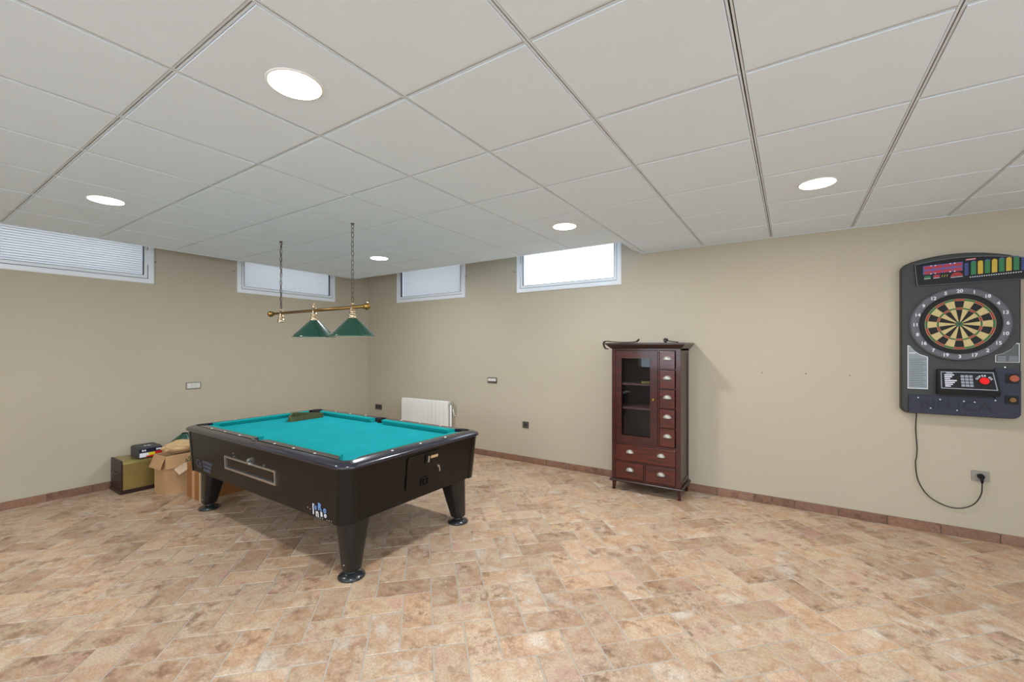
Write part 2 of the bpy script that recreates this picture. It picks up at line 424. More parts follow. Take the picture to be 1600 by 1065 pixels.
# windows
def window(i, a0, a1, f, blind, label):
    root = bpy.data.objects.new('window_%d' % i, None); C.objects.link(root); tag(root, label, kind='structure')
    w = a1 - a0
    fl_ = lambda u, v, d: f(a0 + u, WZ0 + v, d)
    H = WZ1 - WZ0
    bm = B(); poly(bm, [rrect(0, w, 0, H, .004, 2), poly_rect(.050, w - .050, .050, H - .050)], .060, lambda u, v, d: fl_(u, v, d - .045))
    poly(bm, [rrect(.008, w - .008, .008, H - .008, .004, 2), poly_rect(.046, w - .046, .046, H - .046)], .006, lambda u, v, d: fl_(u, v, d + .015))
    poly(bm, [poly_rect(.030, w - .030, .030, H - .030), poly_rect(.052, w - .052, .052, H - .052)], .235, lambda u, v, d: fl_(u, v, d - .285))
    for k in (.18, .82): box_n = len(bm.verts); box(bm, w * k - .03, w * k + .03, .006, .020, .015, .026, .002, seg=1); xf(bm, box_n, lambda x, y, z: fl_(x, y, z))
    obj('window_frame', bm, 'alu', root)
    bm = B(); poly(bm, [poly_rect(.0505, w - .0505, .0505, H - .0505), poly_rect(.057, w - .057, .057, H - .057)], .03, lambda u, v, d: fl_(u, v, d - .035))
    poly(bm, [poly_rect(.0885, w - .0885, .0885, H - .0885), poly_rect(.092, w - .092, .092, H - .092)], .03, lambda u, v, d: fl_(u, v, d - .020))
    obj('gasket', bm, 'gasket', root)
    bm = B(); poly(bm, [poly_rect(.0572, w - .0572, .0572, H - .0572), poly_rect(.088, w - .088, .088, H - .088)], .045, lambda u, v, d: fl_(u, v, d - .04))
    sash = obj('sash', bm, 'alu', root)
    hw = w - .053 if i in (1, 2) else .053
    bm = B(); n0 = 0; box(bm, hw - .006, hw + .006, H * .35, H * .62, -.004, .012, .002, seg=1); xf(bm, 0, fl_); obj('hinge', bm, 'alu', sash)
    bm = B(); box(bm, .088, w - .088, .088, H - .088, -.022, -.018); xf(bm, 0, fl_); obj('glass_pane', bm, 'glass', root)
    if blind:
        bm = B(); n = int((H - .12) / .024)
        for k in range(n):
            z = .07 + k * .024
            # a narrow slat tilted in section
            P = [(-.070 - .004, z), (-.070 + .004, z + .032)]
            n0 = len(bm.verts)
            vs = [bm.verts.new(fl_(u, q[1], q[0] + e)) for e in (0,) for q, u in ((P[0], .06), (P[0], w - .06), (P[1], w - .06), (P[1], .06))]
            bm.faces.new(vs)
        o = obj('blind', bm, 'slat', root); tag(o, 'pale closed slatted blind behind the glass')
fL = lambda u, v, d: (XL + d, u, v)
fR = lambda u, v, d: (u, YR - d, v)
window(1, *WL[0], fL, True, 'long high window at the far left of the photo, cut by the frame edge')
window(2, *WL[1], fL, True, 'high window behind the left chain of the lamp')
window(3, *WR[0], fR, True, 'high window with blind just right of the room corner')
window(4, *WR[1], fR, False, 'bright white high window above and left of the cabinet')

# downlights
def light_build(x, y, label):
    r = thing('ceiling_light', (x, y, ZC), label, 'ceiling light', 'round downlights in the ceiling')
    bm = B(); lathe(bm, [(.097, -.004), (.105, -.003), (.107, .0), (.097, .0), (.097, -.004)], n=48, cap0=False, cap1=False); obj('frame', bm, 'white', r)
    bm = B(); lathe(bm, [(.0968, -.001), (.0968, -.0038)], n=48, smooth=False); obj('diffuser', bm, 'diff', r)
    return r
LL = ['round ceiling light nearest the camera, above the pool table, largest in view', 'round ceiling light at the left above the slatted window', 'round ceiling light above the bright white window', 'smallest round ceiling light, right of the hanging chains', 'round ceiling light at the right, above the bare wall',
      'added unseen round ceiling light overhead, above the camera'] + ['added unseen round ceiling light behind the camera'] * 9
first = None
for (x, y), lb in zip(LIGHTS, LL):
    if first is None: first = light_build(x, y, lb); continue
    c = copy_tree(first); c.location = (x, y, ZC); c['label'] = lb
    if lb.endswith('behind the camera'): c['group'] = 'added unseen downlights behind the camera'

# ------------------------------------------------------------------ pool table
T = thing('pool_table', (-3.479, 2.310, 0), 'dark brown coin-operated pool table with green cloth', 'pool table', rz=math.radians(-.6))
HX0, HY0, ZB0 = 1.160, .655, .385
HX1, HY1, ZB1 = 1.194, .670, .744
def hx(z): return HX0 + (HX1 - HX0) * (z - ZB0) / (ZB1 - ZB0)
def hy(z): return HY0 + (HY1 - HY0) * (z - ZB0) / (ZB1 - ZB0)
fS = lambda x, z, d: (x, -hy(z) - d, z)      # near long side
fE = lambda y, z, d: (hx(z) + d, y, z)       # near short end
def ring2(hx_, hy_, r, z, n=10): return [(p[0], p[1], z) for p in rrect(-hx_, hx_, -hy_, hy_, r, n)]
bm = B()
rings(bm, [ring2(HX0 - .02, HY0 - .02, .07, ZB0 + .001), ring2(HX0, HY0, .082, ZB0 + .001), ring2(HX0, HY0, .082, ZB0 + .004), ring2(HX1, HY1, .082, ZB1), ring2(HX1 - .02, HY1 - .02, .10, ZB1), ring2(HX1 - .05, HY1 - .04, .10, ZB0 + .02)], cap0=False, cap1=False, smooth=False)
bm.faces.new([bm.verts.new(p) for p in ring2(HX0 - .01, HY0 - .01, .1, ZB0 + .008)])
obj('body', bm, 'body', T)
for sx, sy in ((1, -1), (1, 1), (-1, 1), (-1, -1)):
    bm = B()
    def arc(z, off, ex=.02):
        X, Y, r = hx(z) + off, hy(z) + off, .082 + off
        out = [(X - r - ex, -Y)] if ex else []
        out += [(X - r + r * math.sin(a), -Y + r - r * math.cos(a)) for a in [PI / 2 * i / 10 for i in range(11)]]
        out += [(X, -Y + r + ex)]
        return [(sx * p[0], -sy * p[1], z) for p in out]
    L0 = [arc(ZB0 - .004, .0035), arc(ZB1 - .001, .0035)]; L1 = [arc(ZB0 - .004, -.004), arc(ZB1 - .001, -.004)]
    loops = [L0[0] + L1[0][::-1], L0[1] + L1[1][::-1]]
    rings(bm, loops, smooth=False)
    obj('corner_post', bm, 'post', T)
# rail: sloping lacquered ring with openings for the pockets
RX, RY = 1.222, .692
PC = [(sx * 1.084, sy * .568) for sx in (-1, 1) for sy in (-1, 1)]; PR = .058
PS = [(0, -.590), (0, .590)]; PSR = .052
CX, CY = 1.115, .565  # back line of the cushions
inner = []
def arcp(c, r, a0, a1, n=12): return [(c[0] + r * math.cos(a0 + (a1 - a0) * i / n), c[1] + r * math.sin(a0 + (a1 - a0) * i / n)) for i in range(n + 1)]
def seg_corner(sx, sy):
    c = (sx * 1.084, sy * .568); base = math.atan2(sy, sx)
    return c, base
rr_ = .062
# counter-clockwise from the near side (y = -CY), going +x
inner += [(-.075, -CY)] + arcp(PS[0], .056, PI + .35, 2 * PI - .35, 10) + [(.075, -CY)]
inner += [(1.084 - .085, -CY)] + arcp((1.084, -.568), rr_, -PI / 2 - .75, .75, 14) + [(CX, -.568 + .085)]
inner += [(CX, .568 - .085)] + arcp((1.084, .568), rr_, -.75, PI / 2 + .75, 14) + [(1.084 - .085, CY)]
inner += [(.075, CY)] + arcp(PS[1], .056, .35, PI - .35, 10) + [(-.075, CY)]
inner += [(-1.084 + .085, CY)] + arcp((-1.084, .568), rr_, PI / 2 - .75, PI + .75, 14) + [(-CX, .568 - .085)]
inner += [(-CX, -.568 + .085)] + arcp((-1.084, -.568), rr_, PI - .75, PI * 1.5 + .75, 14) + [(-1.084 + .085, -CY)]
bm = B()
prof = [(.02, .7445), (.004, .7445), (0, .748), (0, .755), (.004, .763), (.014, .771), (.03, .7765), (.05, .7815), (.070, .785)]
loops = [[(p[0], p[1], z) for p in rrect(-RX + d, RX - d, -RY + d, RY - d, .108 - d * .8, 12)] for d, z in prof]
rings(bm, loops, cap0=False, cap1=False)
d = prof[-1][0]
poly(bm, [rrect(-RX + d, RX - d, -RY + d, RY - d, .108 - d * .8, 12), inner], .040, lambda x, y, z: (x, y, .745 + z))
rail = obj('rail', bm, 'rail', T)
bm = B(); lathe(bm, [(.009, -.002), (.009, .0008), (.005, .0014)], n=16); st = obj('sight', bm, 'sight', rail)
sp = [(x, sy * .612) for sy in (-1, 1) for x in (-.802, -.545, -.285, .262, .522, .785)] + [(sx * 1.160, y) for sx in (-1, 1) for y in (-.268, 0, .268)]
st.location = (sp[0][0], sp[0][1], .7852)
for x, y in sp[1:]:
    c = st.copy(); C.objects.link(c); c.location = (x, y, .7852)
# bed cloth with six holes
bm = B(); holes = [circ(x, y, PR - .004, 28) for x, y in PC] + [circ(x, y, PSR - .003, 28) for x, y in PS]
poly(bm, [poly_rect(-1.135, 1.150, -.640, .640)] + holes, .02, lambda x, y, z: (x, y, .724 + z)); obj('playing_cloth', bm, 'cloth', T)
# cushions
def cushion(p0, p1, n, e0, e1):
    """p0-p1 back line, n inward normal; e0/e1 end cut lengths at the nose"""
    p0, p1, n = Vector(p0), Vector(p1), Vector(n); d = (p1 - p0).normalized()
    bm = B(); L = []
    for p, e, s in ((p0, e0, 1), (p1, e1, -1)):
        def q(w, z): v = p + n * w + d * (s * e * w / .052); return (v.x, v.y, z)
        L.append([q(0, .7445), q(0, .7855), q(.012, .7862), (q(.044, .7848)), q(.052, .780), q(.052, .774), q(.036, .7445)])
    rings(bm, L, smooth=False); obj('cushion', bm, 'cush', T)
for sy in (-1, 1):
    cushion((-1.084 + .087, sy * CY), (-.072, sy * CY), (0, -sy), .040, .018)
    cushion((.072, sy * CY), (1.084 - .087, sy * CY), (0, -sy), .018, .040)
for sx in (-1, 1): cushion((sx * CX, -.568 + .087), (sx * CX, .568 - .087), (-sx, 0), .040, .040)
for (x, y), r in [(p, rr_ - .0015) for p in PC] + [(p, .0545) for p in PS]:
    bm = B(); oa = math.atan2(y, x) if abs(x) < .1 else math.atan2(math.copysign(1, y), math.copysign(1, x)); L_ = []
    for rr2, z in ((r, .70), (r, .782), (r - .004, .783), (r - .007, .776), (r - .010, .70), (r - .014, .62), (.01, .60)):
        l = []
        for i in range(40):
            t = 2 * PI * i / 40; dd = abs((t - oa + PI) % (2 * PI) - PI)
            k = 1 if dd < 1.75 else 0
            l.append((rr2 * math.cos(t), rr2 * math.sin(t), z if k else min(z, .741)))
        L_.append(l)
    rings(bm, L_, cap0=False); obj('pocket', bm, 'matblack', T, (x, y, 0), fix=False)
# legs
def leg(sx, sy, first):
    bm = B(); L = []
    def sq(cx, cy, h, r, z): return [(cx + p[0], cy + p[1], z) for p in rrect(-h, h, -h, h, r, 5)]
    L = [sq(0, 0, .050, .03, .052), sq(0, 0, .054, .032, .060), sq(-sx * .035, -sy * .035, .092, .05, ZB0 - .006), sq(-sx * .035, -sy * .035, .092, .05, ZB0 + .004)]
    rings(bm, L); 
    o = obj('leg', bm, 'legblack', T, (sx * 1.068, sy * .528, 0))
    bm = B(); lathe(bm, [(.085, 0), (.088, .006), (.082, .016), (.06, .027), (.038, .033), (.034, .040), (.040, .052), (.036, .055)], n=40); f = obj('foot_pad', bm, 'foot', o)
    bm = B(); lathe(bm, [(.006, 0), (.006, -.003), (.003, -.005)], axis='y', n=12)
    xf(bm, 0, lambda x, y, z: (x, y - .0565, z + .095)); obj('screw', bm, 'steel', o)
for s in ((1, -1), (1, 1), (-1, 1), (-1, -1)): leg(*s, None)
# ball return window on the near side
bm = B(); x0, x1, z0, z1 = -.405, .392, .508, .617
poly(bm, [poly_rect(x0, x1, z0, z1), poly_rect(x0 + .016, x1 - .016, z0 + .017, z1 - .014)], .012, fS)
bw = obj('ball_return_window', bm, 'steel', T)
bm = B(); poly(bm, [poly_rect(x0 + .015, x1 - .015, z0 + .016, z1 - .013)], .0035, fS, 0)
poly(bm, [poly_rect(x0 + .04, x1 - .02, z0 + .018, z0 + .027)], .005, fS, 1)
obj('pane', bm, ['post', 'gasket'], bw)
bm = B(); poly(bm, [circ(.002, .636, .013, 20)], .014, fS); poly(bm, [circ(.002, .636, .006, 14)], .022, fS); poly(bm, [poly_rect(-.012, .016, .612, .628)], .02, fS)
poly(bm, [poly_rect(-.03, -.008, .610, .618)], .022, fS); poly(bm, [poly_rect(.012, .04, .606, .613)], .022, fS)
obj('lock', bm, 'steel', T)
for x, z in ((-.262, .652), (-.252, .627), (.222, .628), (.222, .614)):
    bm = B(); poly(bm, [circ(x, z, .006, 12)], .006, fS); obj('screw', bm, 'steel', T)
# lettering
for ch, x, z, sz, mi in (('i', .840, .449, .040, 0), ('u', .868, .452, .040, 1), ('R', .916, .460, .052, 1), ('o', .972, .452, .046, 1),
                         ('ı', .842, .418, .036, 0), ('n', .886, .414, .056, 0), ('B', .934, .416, .032, 0), ('o', .976, .420, .036, 0)):
    bm = B()
    if ch == 'i': box_o = [poly_rect(x - .005, x + .005, z - .022, z + .022), poly_rect(x - .005, x + .014, z + .014, z + .022)]; [poly(bm, [q], .0012, fS, mi) for q in box_o]
    elif ch == 'ı': poly(bm, [poly_rect(x - .006, x + .006, z - .018, z + .014)], .0012, fS, mi)
    else: text(bm, ch, sz * 1.25, .0012, fS, mi, at=(x, z), bold=.0022)
    obj('letter', bm, ['wprint', 'bluel'], T)
for x, z in ((.778, .432), (.806, .426), (.992, .392), (1.016, .394), (1.04, .396), (1.064, .398), (.92, .392), (.945, .392)): bm = B(); poly(bm, [circ(x, z, .003, 8)], .0012, fS, 0); obj('dot', bm, 'wprint', T)
bm = B()
poly(bm, [circ(-.955, .468, .036, 24), circ(-.955, .468, .029, 24)], .001, fS); poly(bm, [circ(-.915, .455, .026, 24), circ(-.915, .455, .019, 24)], .001, fS)
tag(obj('emblem', bm, 'faded', T), 'faded grey-blue ringed emblem'); bm = B()
for i in range(3):
    for k in range(7 - i): poly(bm, [poly_rect(-.862 + i * .01 + k * .028, -.862 + i * .01 + k * .028 + .018, .482 - i * .034, .506 - i * .034)], .001, fS)
obj('faded_print', bm, 'faded', T)
# coin door on the short end
bm = B(); poly(bm, [rrect(-.160, .180, .465, .716, .02, 4)], .010, fE); cd = obj('coin_door', bm, 'body', T)
bm = B(); poly(bm, [rrect(.010, .060, .632, .700, .004, 2)], .018, fE, 0); poly(bm, [rrect(.032, .047, .640, .688, .002, 2)], .021, fE, 1); obj('coin_slot', bm, ['black', 'steel'], cd)
bm = B(); poly(bm, [rrect(.068, .145, .663, .683, .001, 1)], .012, fE); o = obj('price_label', bm, 'kraft', cd)
bm = B(); poly(bm, [circ(.150, .588, .010, 18)], .020, fE); poly(bm, [poly_rect(.148, .158, .545, .588)], .026, lambda a, b, d: fE(a + (b - .588) * -.25, b, d)); obj('key', bm, 'steel', cd)
bm = B(); poly(bm, [rrect(-.022, .055, .470, .535, .004, 2), rrect(-.012, .045, .480, .525, .004, 2)], .018, fE); poly(bm, [rrect(.004, .030, .490, .514, .002, 2)], .02, fE); obj('coin_return', bm, 'black', cd)

# triangle rack
bm = B(); tri = [(-4.262, 2.395), (-4.262, 2.765), (-4.560, 2.610)]
def rtri(off, r):
    c = Vector((sum(p[0] for p in tri) / 3, sum(p[1] for p in tri) / 3)); out = []
    for p in tri:
        v = Vector(p) - c; L_ = v.length; q = c + v * ((L_ - r - off) / L_)
        a0 = math.atan2(v.y, v.x)
        out += [(q.x + r * math.cos(a0 + t), q.y + r * math.sin(a0 + t)) for t in [-1.05 + 2.1 * i / 8 for i in range(9)]]
    return out
poly(bm, [rtri(0, .035), rtri(.022, .026)], .045, lambda x, y, z: (x, y, .7455 + z))
M['rack'] = mat('rack_wood', (88, 84, 48), .5, var=.2, scale=20)
tag(obj('billiard_triangle', bm, 'rack'), 'dark olive triangular ball rack lying on the far end of the green cloth', 'ball rack')

# ------------------------------------------------------------------ hanging lamp
LX, LY, LZ = -3.665, 2.286, 1.839
P = thing('hanging_lamp', (LX, LY, LZ), 'brass bar lamp hung on two chains over the pool table with two green shades', 'lamp')
xc0, xc1 = -4.224 - LX, -3.107 - LX
bm = B(); lathe(bm, [(.014, -.715), (.014, .705)], axis='x', n=24); 
bar = obj('bar', bm, 'brassdull', P)
for s, x in ((-1, -.715), (1, .705)):
    bm = B(); n0 = 0
    lathe(bm, [(.014, 0), (.020, .004), (.020, .012), (.013, .016), (.012, .022), (.024, .030), (.030, .044), (.030, .054), (.022, .070), (.008, .077)], axis='x', n=24)
    xf(bm, 0, lambda a, b, c: (x + s * (a - .01), b, c)); obj('finial', bm, 'brass', P)
def cupmesh(bm, x):
    lathe(bm, [(.012, .022), (.016, .020), (.017, -.020), (.019, -.024), (.026, -.028), (.028, -.040), (.024, -.046), (.024, -.056), (.032, -.064), (.034, -.072), (.030, -.078), (.036, -.086), (.037, -.092), (.020, -.093)], (x, 0, 0), n=28)
for i, x in enumerate((xc0, 0, xc1)):
    bm = B(); cupmesh(bm, x); 
    if i == 1: lathe(bm, [(.012, .02), (.016, .026), (.018, .035), (.012, .042), (.013, .050), (.006, .056), (.008, .062), (.002, .074)], (x, 0, 0), n=20)
    else: lathe(bm, [(.012, .02), (.014, .032), (.009, .038), (.006, .05)], (x, 0, 0), n=20)
    obj('lamp_holder', bm, 'pinkbrass', P)
    if i:
        bm = B(); lathe(bm, [(.034, -.088), (.038, -.094), (.176, -.232), (.182, -.240), (.182, -.246), (.179, -.246)], (x, 0, 0), n=64, cap0=False, cap1=False)
        lathe(bm, [(.178, -.246), (.174, -.234), (.036, -.098), (.032, -.090)], (x, 0, 0), n=64, mi=1, cap0=False, cap1=False)
        obj('lamp_shade', bm, ['shade', 'shadein'], P, fix=False)
def chain(x0, ztop, wob):
    bm = B(); n = 17; z0 = .045; H_ = ztop - z0; p = H_ / n
    for i in range(n):
        zc = z0 + (i + .5) * p; dx = wob * math.sin(i * .9) * math.sin(PI * i / n)
        pts = []
        for k in range(16):
            a = 2 * PI * k / 16; u = .0105 * math.cos(a); v = (.5 * p + .0035) * math.sin(a)
            v = max(-.5 * p - .001, min(.5 * p + .001, v * 1.15))
            pts.append((x0 + dx + (u if i % 2 else 0), (0 if i % 2 else u), zc + v))
        tube(bm, pts, .0026, 6, closed=True)
    obj('chain', bm, 'chain', P)
    bm = B(); tube(bm, [(x0, 0, ztop - .004), (x0, 0, ztop + .0)], .003, 8); lathe(bm, [(.016, ztop - .003), (.016, ztop), ], (x0, 0, 0), n=20)
    pts = [(x0 + .008 * math.cos(t), 0, ztop - .008 + .008 * math.sin(t)) for t in [2 * PI * k / 14 for k in range(14)]]; tube(bm, pts, .0018, 6, closed=True)
    obj('ceiling_hook', bm, 'chain', P)
chain(xc0, ZC - LZ, .004); chain(xc1, ZC - LZ, .0015)
bm = B(); tube(bm, smooth_path([(xc0 + .006 * math.sin(i * 1.7) - .003, .004 * math.cos(i * 2.1), .05 + i * (ZC - LZ - .05) / 16) for i in range(17)], 4), .0026, 6)
obj('cable', bm, 'matblack', P)

# ------------------------------------------------------------------ cabinet
cx0, cx1, cy0, cy1 = -1.598, -.902, 4.380, 4.764
K = thing('display_cabinet', ((cx0 + cx1) / 2, (cy0 + cy1) / 2, 0), 'tall reddish mahogany cabinet with a glazed door and drawers against the right wall', 'cabinet')
ox, oy = (cx0 + cx1) / 2, (cy0 + cy1) / 2
def kb(*a, **k):
    """box in world coordinates, shifted to the cabinet's own origin"""
    bm_ = k.pop('bm'); box(bm_, a[0] - ox, a[1] - ox, a[2] - oy, a[3] - oy, a[4], a[5], **k)
ZK0, ZK1 = .115, 1.488
SLL, SLR = .040, .047          # left and right stile widths
dx0, dx1 = -1.553, -1.124      # door
wx0, wx1 = -1.105, -.958       # small drawers
bm = B()
kb(cx0, cx0 + .018, cy0 + .02, cy1, ZK0, ZK1, bm=bm); 
kb(cx0, cx0 + SLL, cy0, cy0 + .022, ZK0, ZK1, bm=bm, bev=.002, seg=1); kb(cx1 - SLR, cx1, cy0, cy0 + .045, ZK0, ZK1, bm=bm, bev=.002, seg=1)
kb(cx0, cx1, cy1 - .012, cy1, ZK0, ZK1, bm=bm)
kb(cx0, cx1, cy0 + .004, cy1, ZK1 - .018, ZK1, bm=bm); kb(cx0, cx1, cy0 + .004, cy1, ZK0, ZK0 + .018, bm=bm)
kb(cx0 + SLL, cx1 - SLR, cy0 + .003, cy0 + .022, 1.470, ZK1 - .018, bm=bm)
kb(dx1 + .003, wx0 - .003, cy0 + .002, cy1 - .012, .512, ZK1 - .018, bm=bm)
kb(cx0 + .018, cx1 - SLR, cy0 + .003, cy1 - .012, .490, .510, bm=bm)
kb(cx0 + SLL, cx1 - SLR, cy0 + .003, cy1 - .012, .306, .318, bm=bm)
kb(-1.262, -1.246, cy0 + .003, cy0 + .10, ZK0 + .018, .306, bm=bm)
for k in range(1, 5): kb(wx0 - .003, cx1 - SLR, cy0 + .006, cy0 + .05, .512 + .1925 * k - .006, .512 + .1925 * k + .004, bm=bm)
obj('carcass', bm, 'wood', K)
# framed right side panel
bm = B()
kb(cx1 - .016, cx1 - .006, cy0 + .045, cy1 - .012, ZK0 + .018, ZK1 - .018, bm=bm)
kb(cx1 - .016, cx1, cy0 + .045, cy0 + .075, ZK0, ZK1, bm=bm); kb(cx1 - .016, cx1, cy1 - .05, cy1 - .012, ZK0, ZK1, bm=bm)
kb(cx1 - .016, cx1, cy0 + .075, cy1 - .05, ZK0, ZK0 + .06, bm=bm); kb(cx1 - .016, cx1, cy0 + .075, cy1 - .05, ZK1 - .05, ZK1, bm=bm)
obj('side_panel', bm, 'woodd', K)
def crown(prof, name, m):
    bm = B(); L_ = []
    for d, z in prof:
        L_.append([(cx0 - d - ox, cy0 - d - oy, z), (cx1 + d - ox, cy0 - d - oy, z), (cx1 + d - ox, cy1 - oy, z), (cx0 - d - ox, cy1 - oy, z)])
    rings(bm, L_, smooth=False); obj(name, bm, m, K)
crown([(0, ZK1), (.008, ZK1), (.010, 1.494), (.020, 1.502), (.032, 1.514), (.044, 1.526), (.046, 1.530), (.056, 1.530), (.056, 1.545), (.050, 1.548)], 'crown', 'woodd')
crown([(.004, .096), (.018, .098), (.020, .102), (.020, .112), (.014, .118), (.0, .122)], 'base_moulding', 'woodd')
for ax, ay in ((cx0 + .004, cy0 + .004), (cx1 - .04, cy0 + .004), (cx1 - .04, cy1 - .04), (cx0 + .004, cy1 - .04)):
    bm = B(); x, y = ax - ox, ay - oy; w = .036; t = .024
    dxx = w - t if ax > ox else 0; 
    rings(bm, [[(x + dxx, y + (w - t) / 2, 0), (x + dxx + t, y + (w - t) / 2, 0), (x + dxx + t, y + (w + t) / 2, 0), (x + dxx, y + (w + t) / 2, 0)], [(x, y, .097), (x + w, y, .097), (x + w, y + w, .097), (x, y + w, .097)]], smooth=False)
    obj('leg', bm, 'wood', K)
# door
bm = B(); z0, z1 = .514, 1.466
fK = lambda u, v, d: (u - ox, cy0 - oy + .016 - d, v)
gx0, gx1, gz0, gz1 = -1.488, -1.196, .590, 1.388
poly(bm, [poly_rect(dx0, dx1, z0, z1), poly_rect(gx0, gx1, gz0, gz1)], .022, fK)
poly(bm, [poly_rect(gx0 - .008, gx1 + .008, gz0 - .008, gz1 + .008), poly_rect(gx0, gx1, gz0, gz1)], .026, fK)
door = obj('door', bm, 'wood', K)
bm = B(); poly(bm, [poly_rect(gx0 - .001, gx1 + .001, gz0 - .001, gz1 + .001)], .003, lambda u, v, d: fK(u, v, d + .006)); obj('glass', bm, 'cabglass', door)
bm = B(); lathe(bm, [(.016, 0), (.016, -.003), (.009, -.005), (.009, -.012), (.013, -.016), (.011, -.022), (.005, -.022), (.004, -.017)], axis='y', n=24)
xf(bm, 0, lambda x, y, z: (x - 1.162 - ox, y + cy0 - oy - .006, z + .976)); obj('knob', bm, 'brassdull', door)
for z in (1.118, .868):
    bm = B(); kb(cx0 + .02, dx1, cy0 + .035, cy1 - .014, z - .010, z + .008, bm=bm); obj('shelf', bm, 'shelf', K)
bm = B(); kb(cx0 + .0185, dx1 + .002, cy1 - .014, cy1 - .0125, .512, ZK1 - .019, bm=bm); kb(cx0 + .0185, cx0 + .02, cy0 + .03, cy1 - .014, .512, ZK1 - .019, bm=bm); kb(dx1 + .0005, dx1 + .002, cy0 + .03, cy1 - .014, .512, ZK1 - .019, bm=bm)
obj('lining', bm, 'inside', K)
hb = B()   # cup handle
nA, nB = 14, 6
G = [[hb.verts.new((.037 * math.cos(PI * i / nA) * (1 if j else 1) * math.cos(PI / 2 * j / nB * .0 + 0), 0, 0)) for i in range(0)] for j in range(0)]
grid = []
for j in range(nB + 1):
    th = PI / 2 * j / nB; row = []
    for i in range(nA + 1):
        a = PI * i / nA
        row.append(hb.verts.new((.037 * math.cos(a), -.024 * math.sin(a) * math.cos(th) , .034 * math.sin(a) * math.sin(th) - .012)))
    grid.append(row)
for j in range(nB):
    for i in range(nA): f = hb.faces.new((grid[j][i], grid[j][i + 1], grid[j + 1][i + 1], grid[j + 1][i])); f.smooth = True
bmesh.ops.remove_doubles(hb, verts=hb.verts, dist=1e-5)
poly(hb, [[(.040 * math.cos(PI * i / 16), -.012 + .036 * math.sin(PI * i / 16)) for i in range(17)]], .0015, lambda u, v, d: (u, -d, v))
handle_me = None
def drawer(x0, x1, z0, z1, hs, off=.012):
    global handle_me
    bm = B(); kb(x0, x1, cy0 - .002, cy0 + .018, z0, z1, bm=bm, bev=.004, seg=2)
    kb(x0 + .01, x1 - .01, cy0 + .018, cy0 + .16, z0 + .01, z1 - .02, bm=bm)
    dr = obj('drawer', bm, 'woodh', K)
    for hx_, hz in hs:
        if handle_me is None:
            h = obj('handle', hb, 'silver', dr, fix=False); handle_me = h.data
        else:
            h = bpy.data.objects.new('handle', handle_me); C.objects.link(h); h.parent = dr
        h.location = (hx_ - ox, cy0 - .002 - oy, hz)
hz_ = [1.368, 1.179, .990, .800, .612]
for k in range(5):
    a = .515 + .1925 * (4 - k); drawer(wx0, wx1, a, a + .179, [(-1.030, a + .105)])
drawer(-1.556, -.952, .321, .487, [(-1.404, .418), (-1.090, .418)])
drawer(-1.556, -1.265, .136, .303, [(-1.404, .232)]); drawer(-1.243, -.952, .136, .303, [(-1.090, .232)])
# things on and in the cabinet
def ribbon(pts, w, t, side):
    bm = B(); L_ = []
    pts = smooth_path(pts, 6); side = Vector(side).normalized()
    for i, p in enumerate(pts):
        a = pts[max(i - 1, 0)]; b = pts[min(i + 1, len(pts) - 1)]; dd = (b - a).normalized(); nn = dd.cross(side).normalized()
        L_.append([p + side * w / 2 + nn * t / 2, p - side * w / 2 + nn * t / 2, p - side * w / 2 - nn * t / 2, p + side * w / 2 - nn * t / 2])
    rings(bm, L_); return bm
bm = ribbon([(-1.628, 4.345, 1.487), (-1.650, 4.345, 1.488), (-1.668, 4.345, 1.508), (-1.676, 4.345, 1.540), (-1.664, 4.345, 1.562), (-1.630, 4.35, 1.566), (-1.60, 4.36, 1.562), (-1.50, 4.38, 1.5545), (-1.40, 4.40, 1.555), (-1.34, 4.40, 1.562), (-1.312, 4.39, 1.585)], .032, .011, (0, 1, 0))
tag(obj('strap', bm, 'tan'), 'dark leather strap curling over the left end of the mahogany cabinet top', 'strap')
bm = ribbon([(-1.062, 4.37, 1.572), (-1.050, 4.375, 1.588), (-1.030, 4.38, 1.582), (-1.022, 4.385, 1.566), (-.99, 4.39, 1.560), (-.93, 4.40, 1.552)], .022, .010, (0, 1, 0))
lathe(bm, [(.004, 1.549), (.016, 1.553), (.018, 1.566), (.010, 1.580), (.002, 1.582)], (-1.045, 4.375, 0), n=14)
tag(obj('buckle_end', bm, 'tan'), 'short dark object lying at the right end of the cabinet top', 'small object')
bm = B(); box(bm, -1.305, -1.215, 4.43, 4.50, 1.1265, 1.150, .006); M['ochre'] = mat('ochre_soap', (150, 140, 70), .6)
tag(obj('small_box', bm, 'ochre'), 'small yellowish box on the upper shelf behind the cabinet glass', 'box')

# ------------------------------------------------------------------ dart machine
DX, DZ = 1.090, 1.600
Dm = thing('dart_machine', (DX, YR, 0.965), 'dark grey electronic dartboard machine hung on the right wall', 'dart machine')
def fD(base):
    return lambda u, v, d: (u - DX, -(base + d), v - .965)
out = [(.757, .965 + .045)]
def cor(cx, cz, r, a0, n=6): return [(cx + r * math.cos(a0 + PI / 2 * i / n), cz + r * math.sin(a0 + PI / 2 * i / n)) for i in range(n + 1)]
out = cor(.757 + .045, .965 + .045, .045, PI) + cor(1.423 - .045, .965 + .045, .045, -PI / 2)
out += cor(1.423 - .05, 2.185 - .05, .05, 0)[:-2] + [(1.09 + .30 * math.cos(t) / math.cos(.0) * 1.0, 2.165 + .072 * math.sin(t) ** .8) for t in [math.pi / 2 + (i - 8) * -.0 + (8 - i) * .0 - (8 - i) * -.0 for i in range(0)]]
out += [(1.09 + .27 - .54 * i / 12, 2.196 + .042 * (1 - ((i - 6) / 6) ** 2)) for i in range(13)] + cor(.757 + .05, 2.185 - .05, .05, PI / 2)[2:]
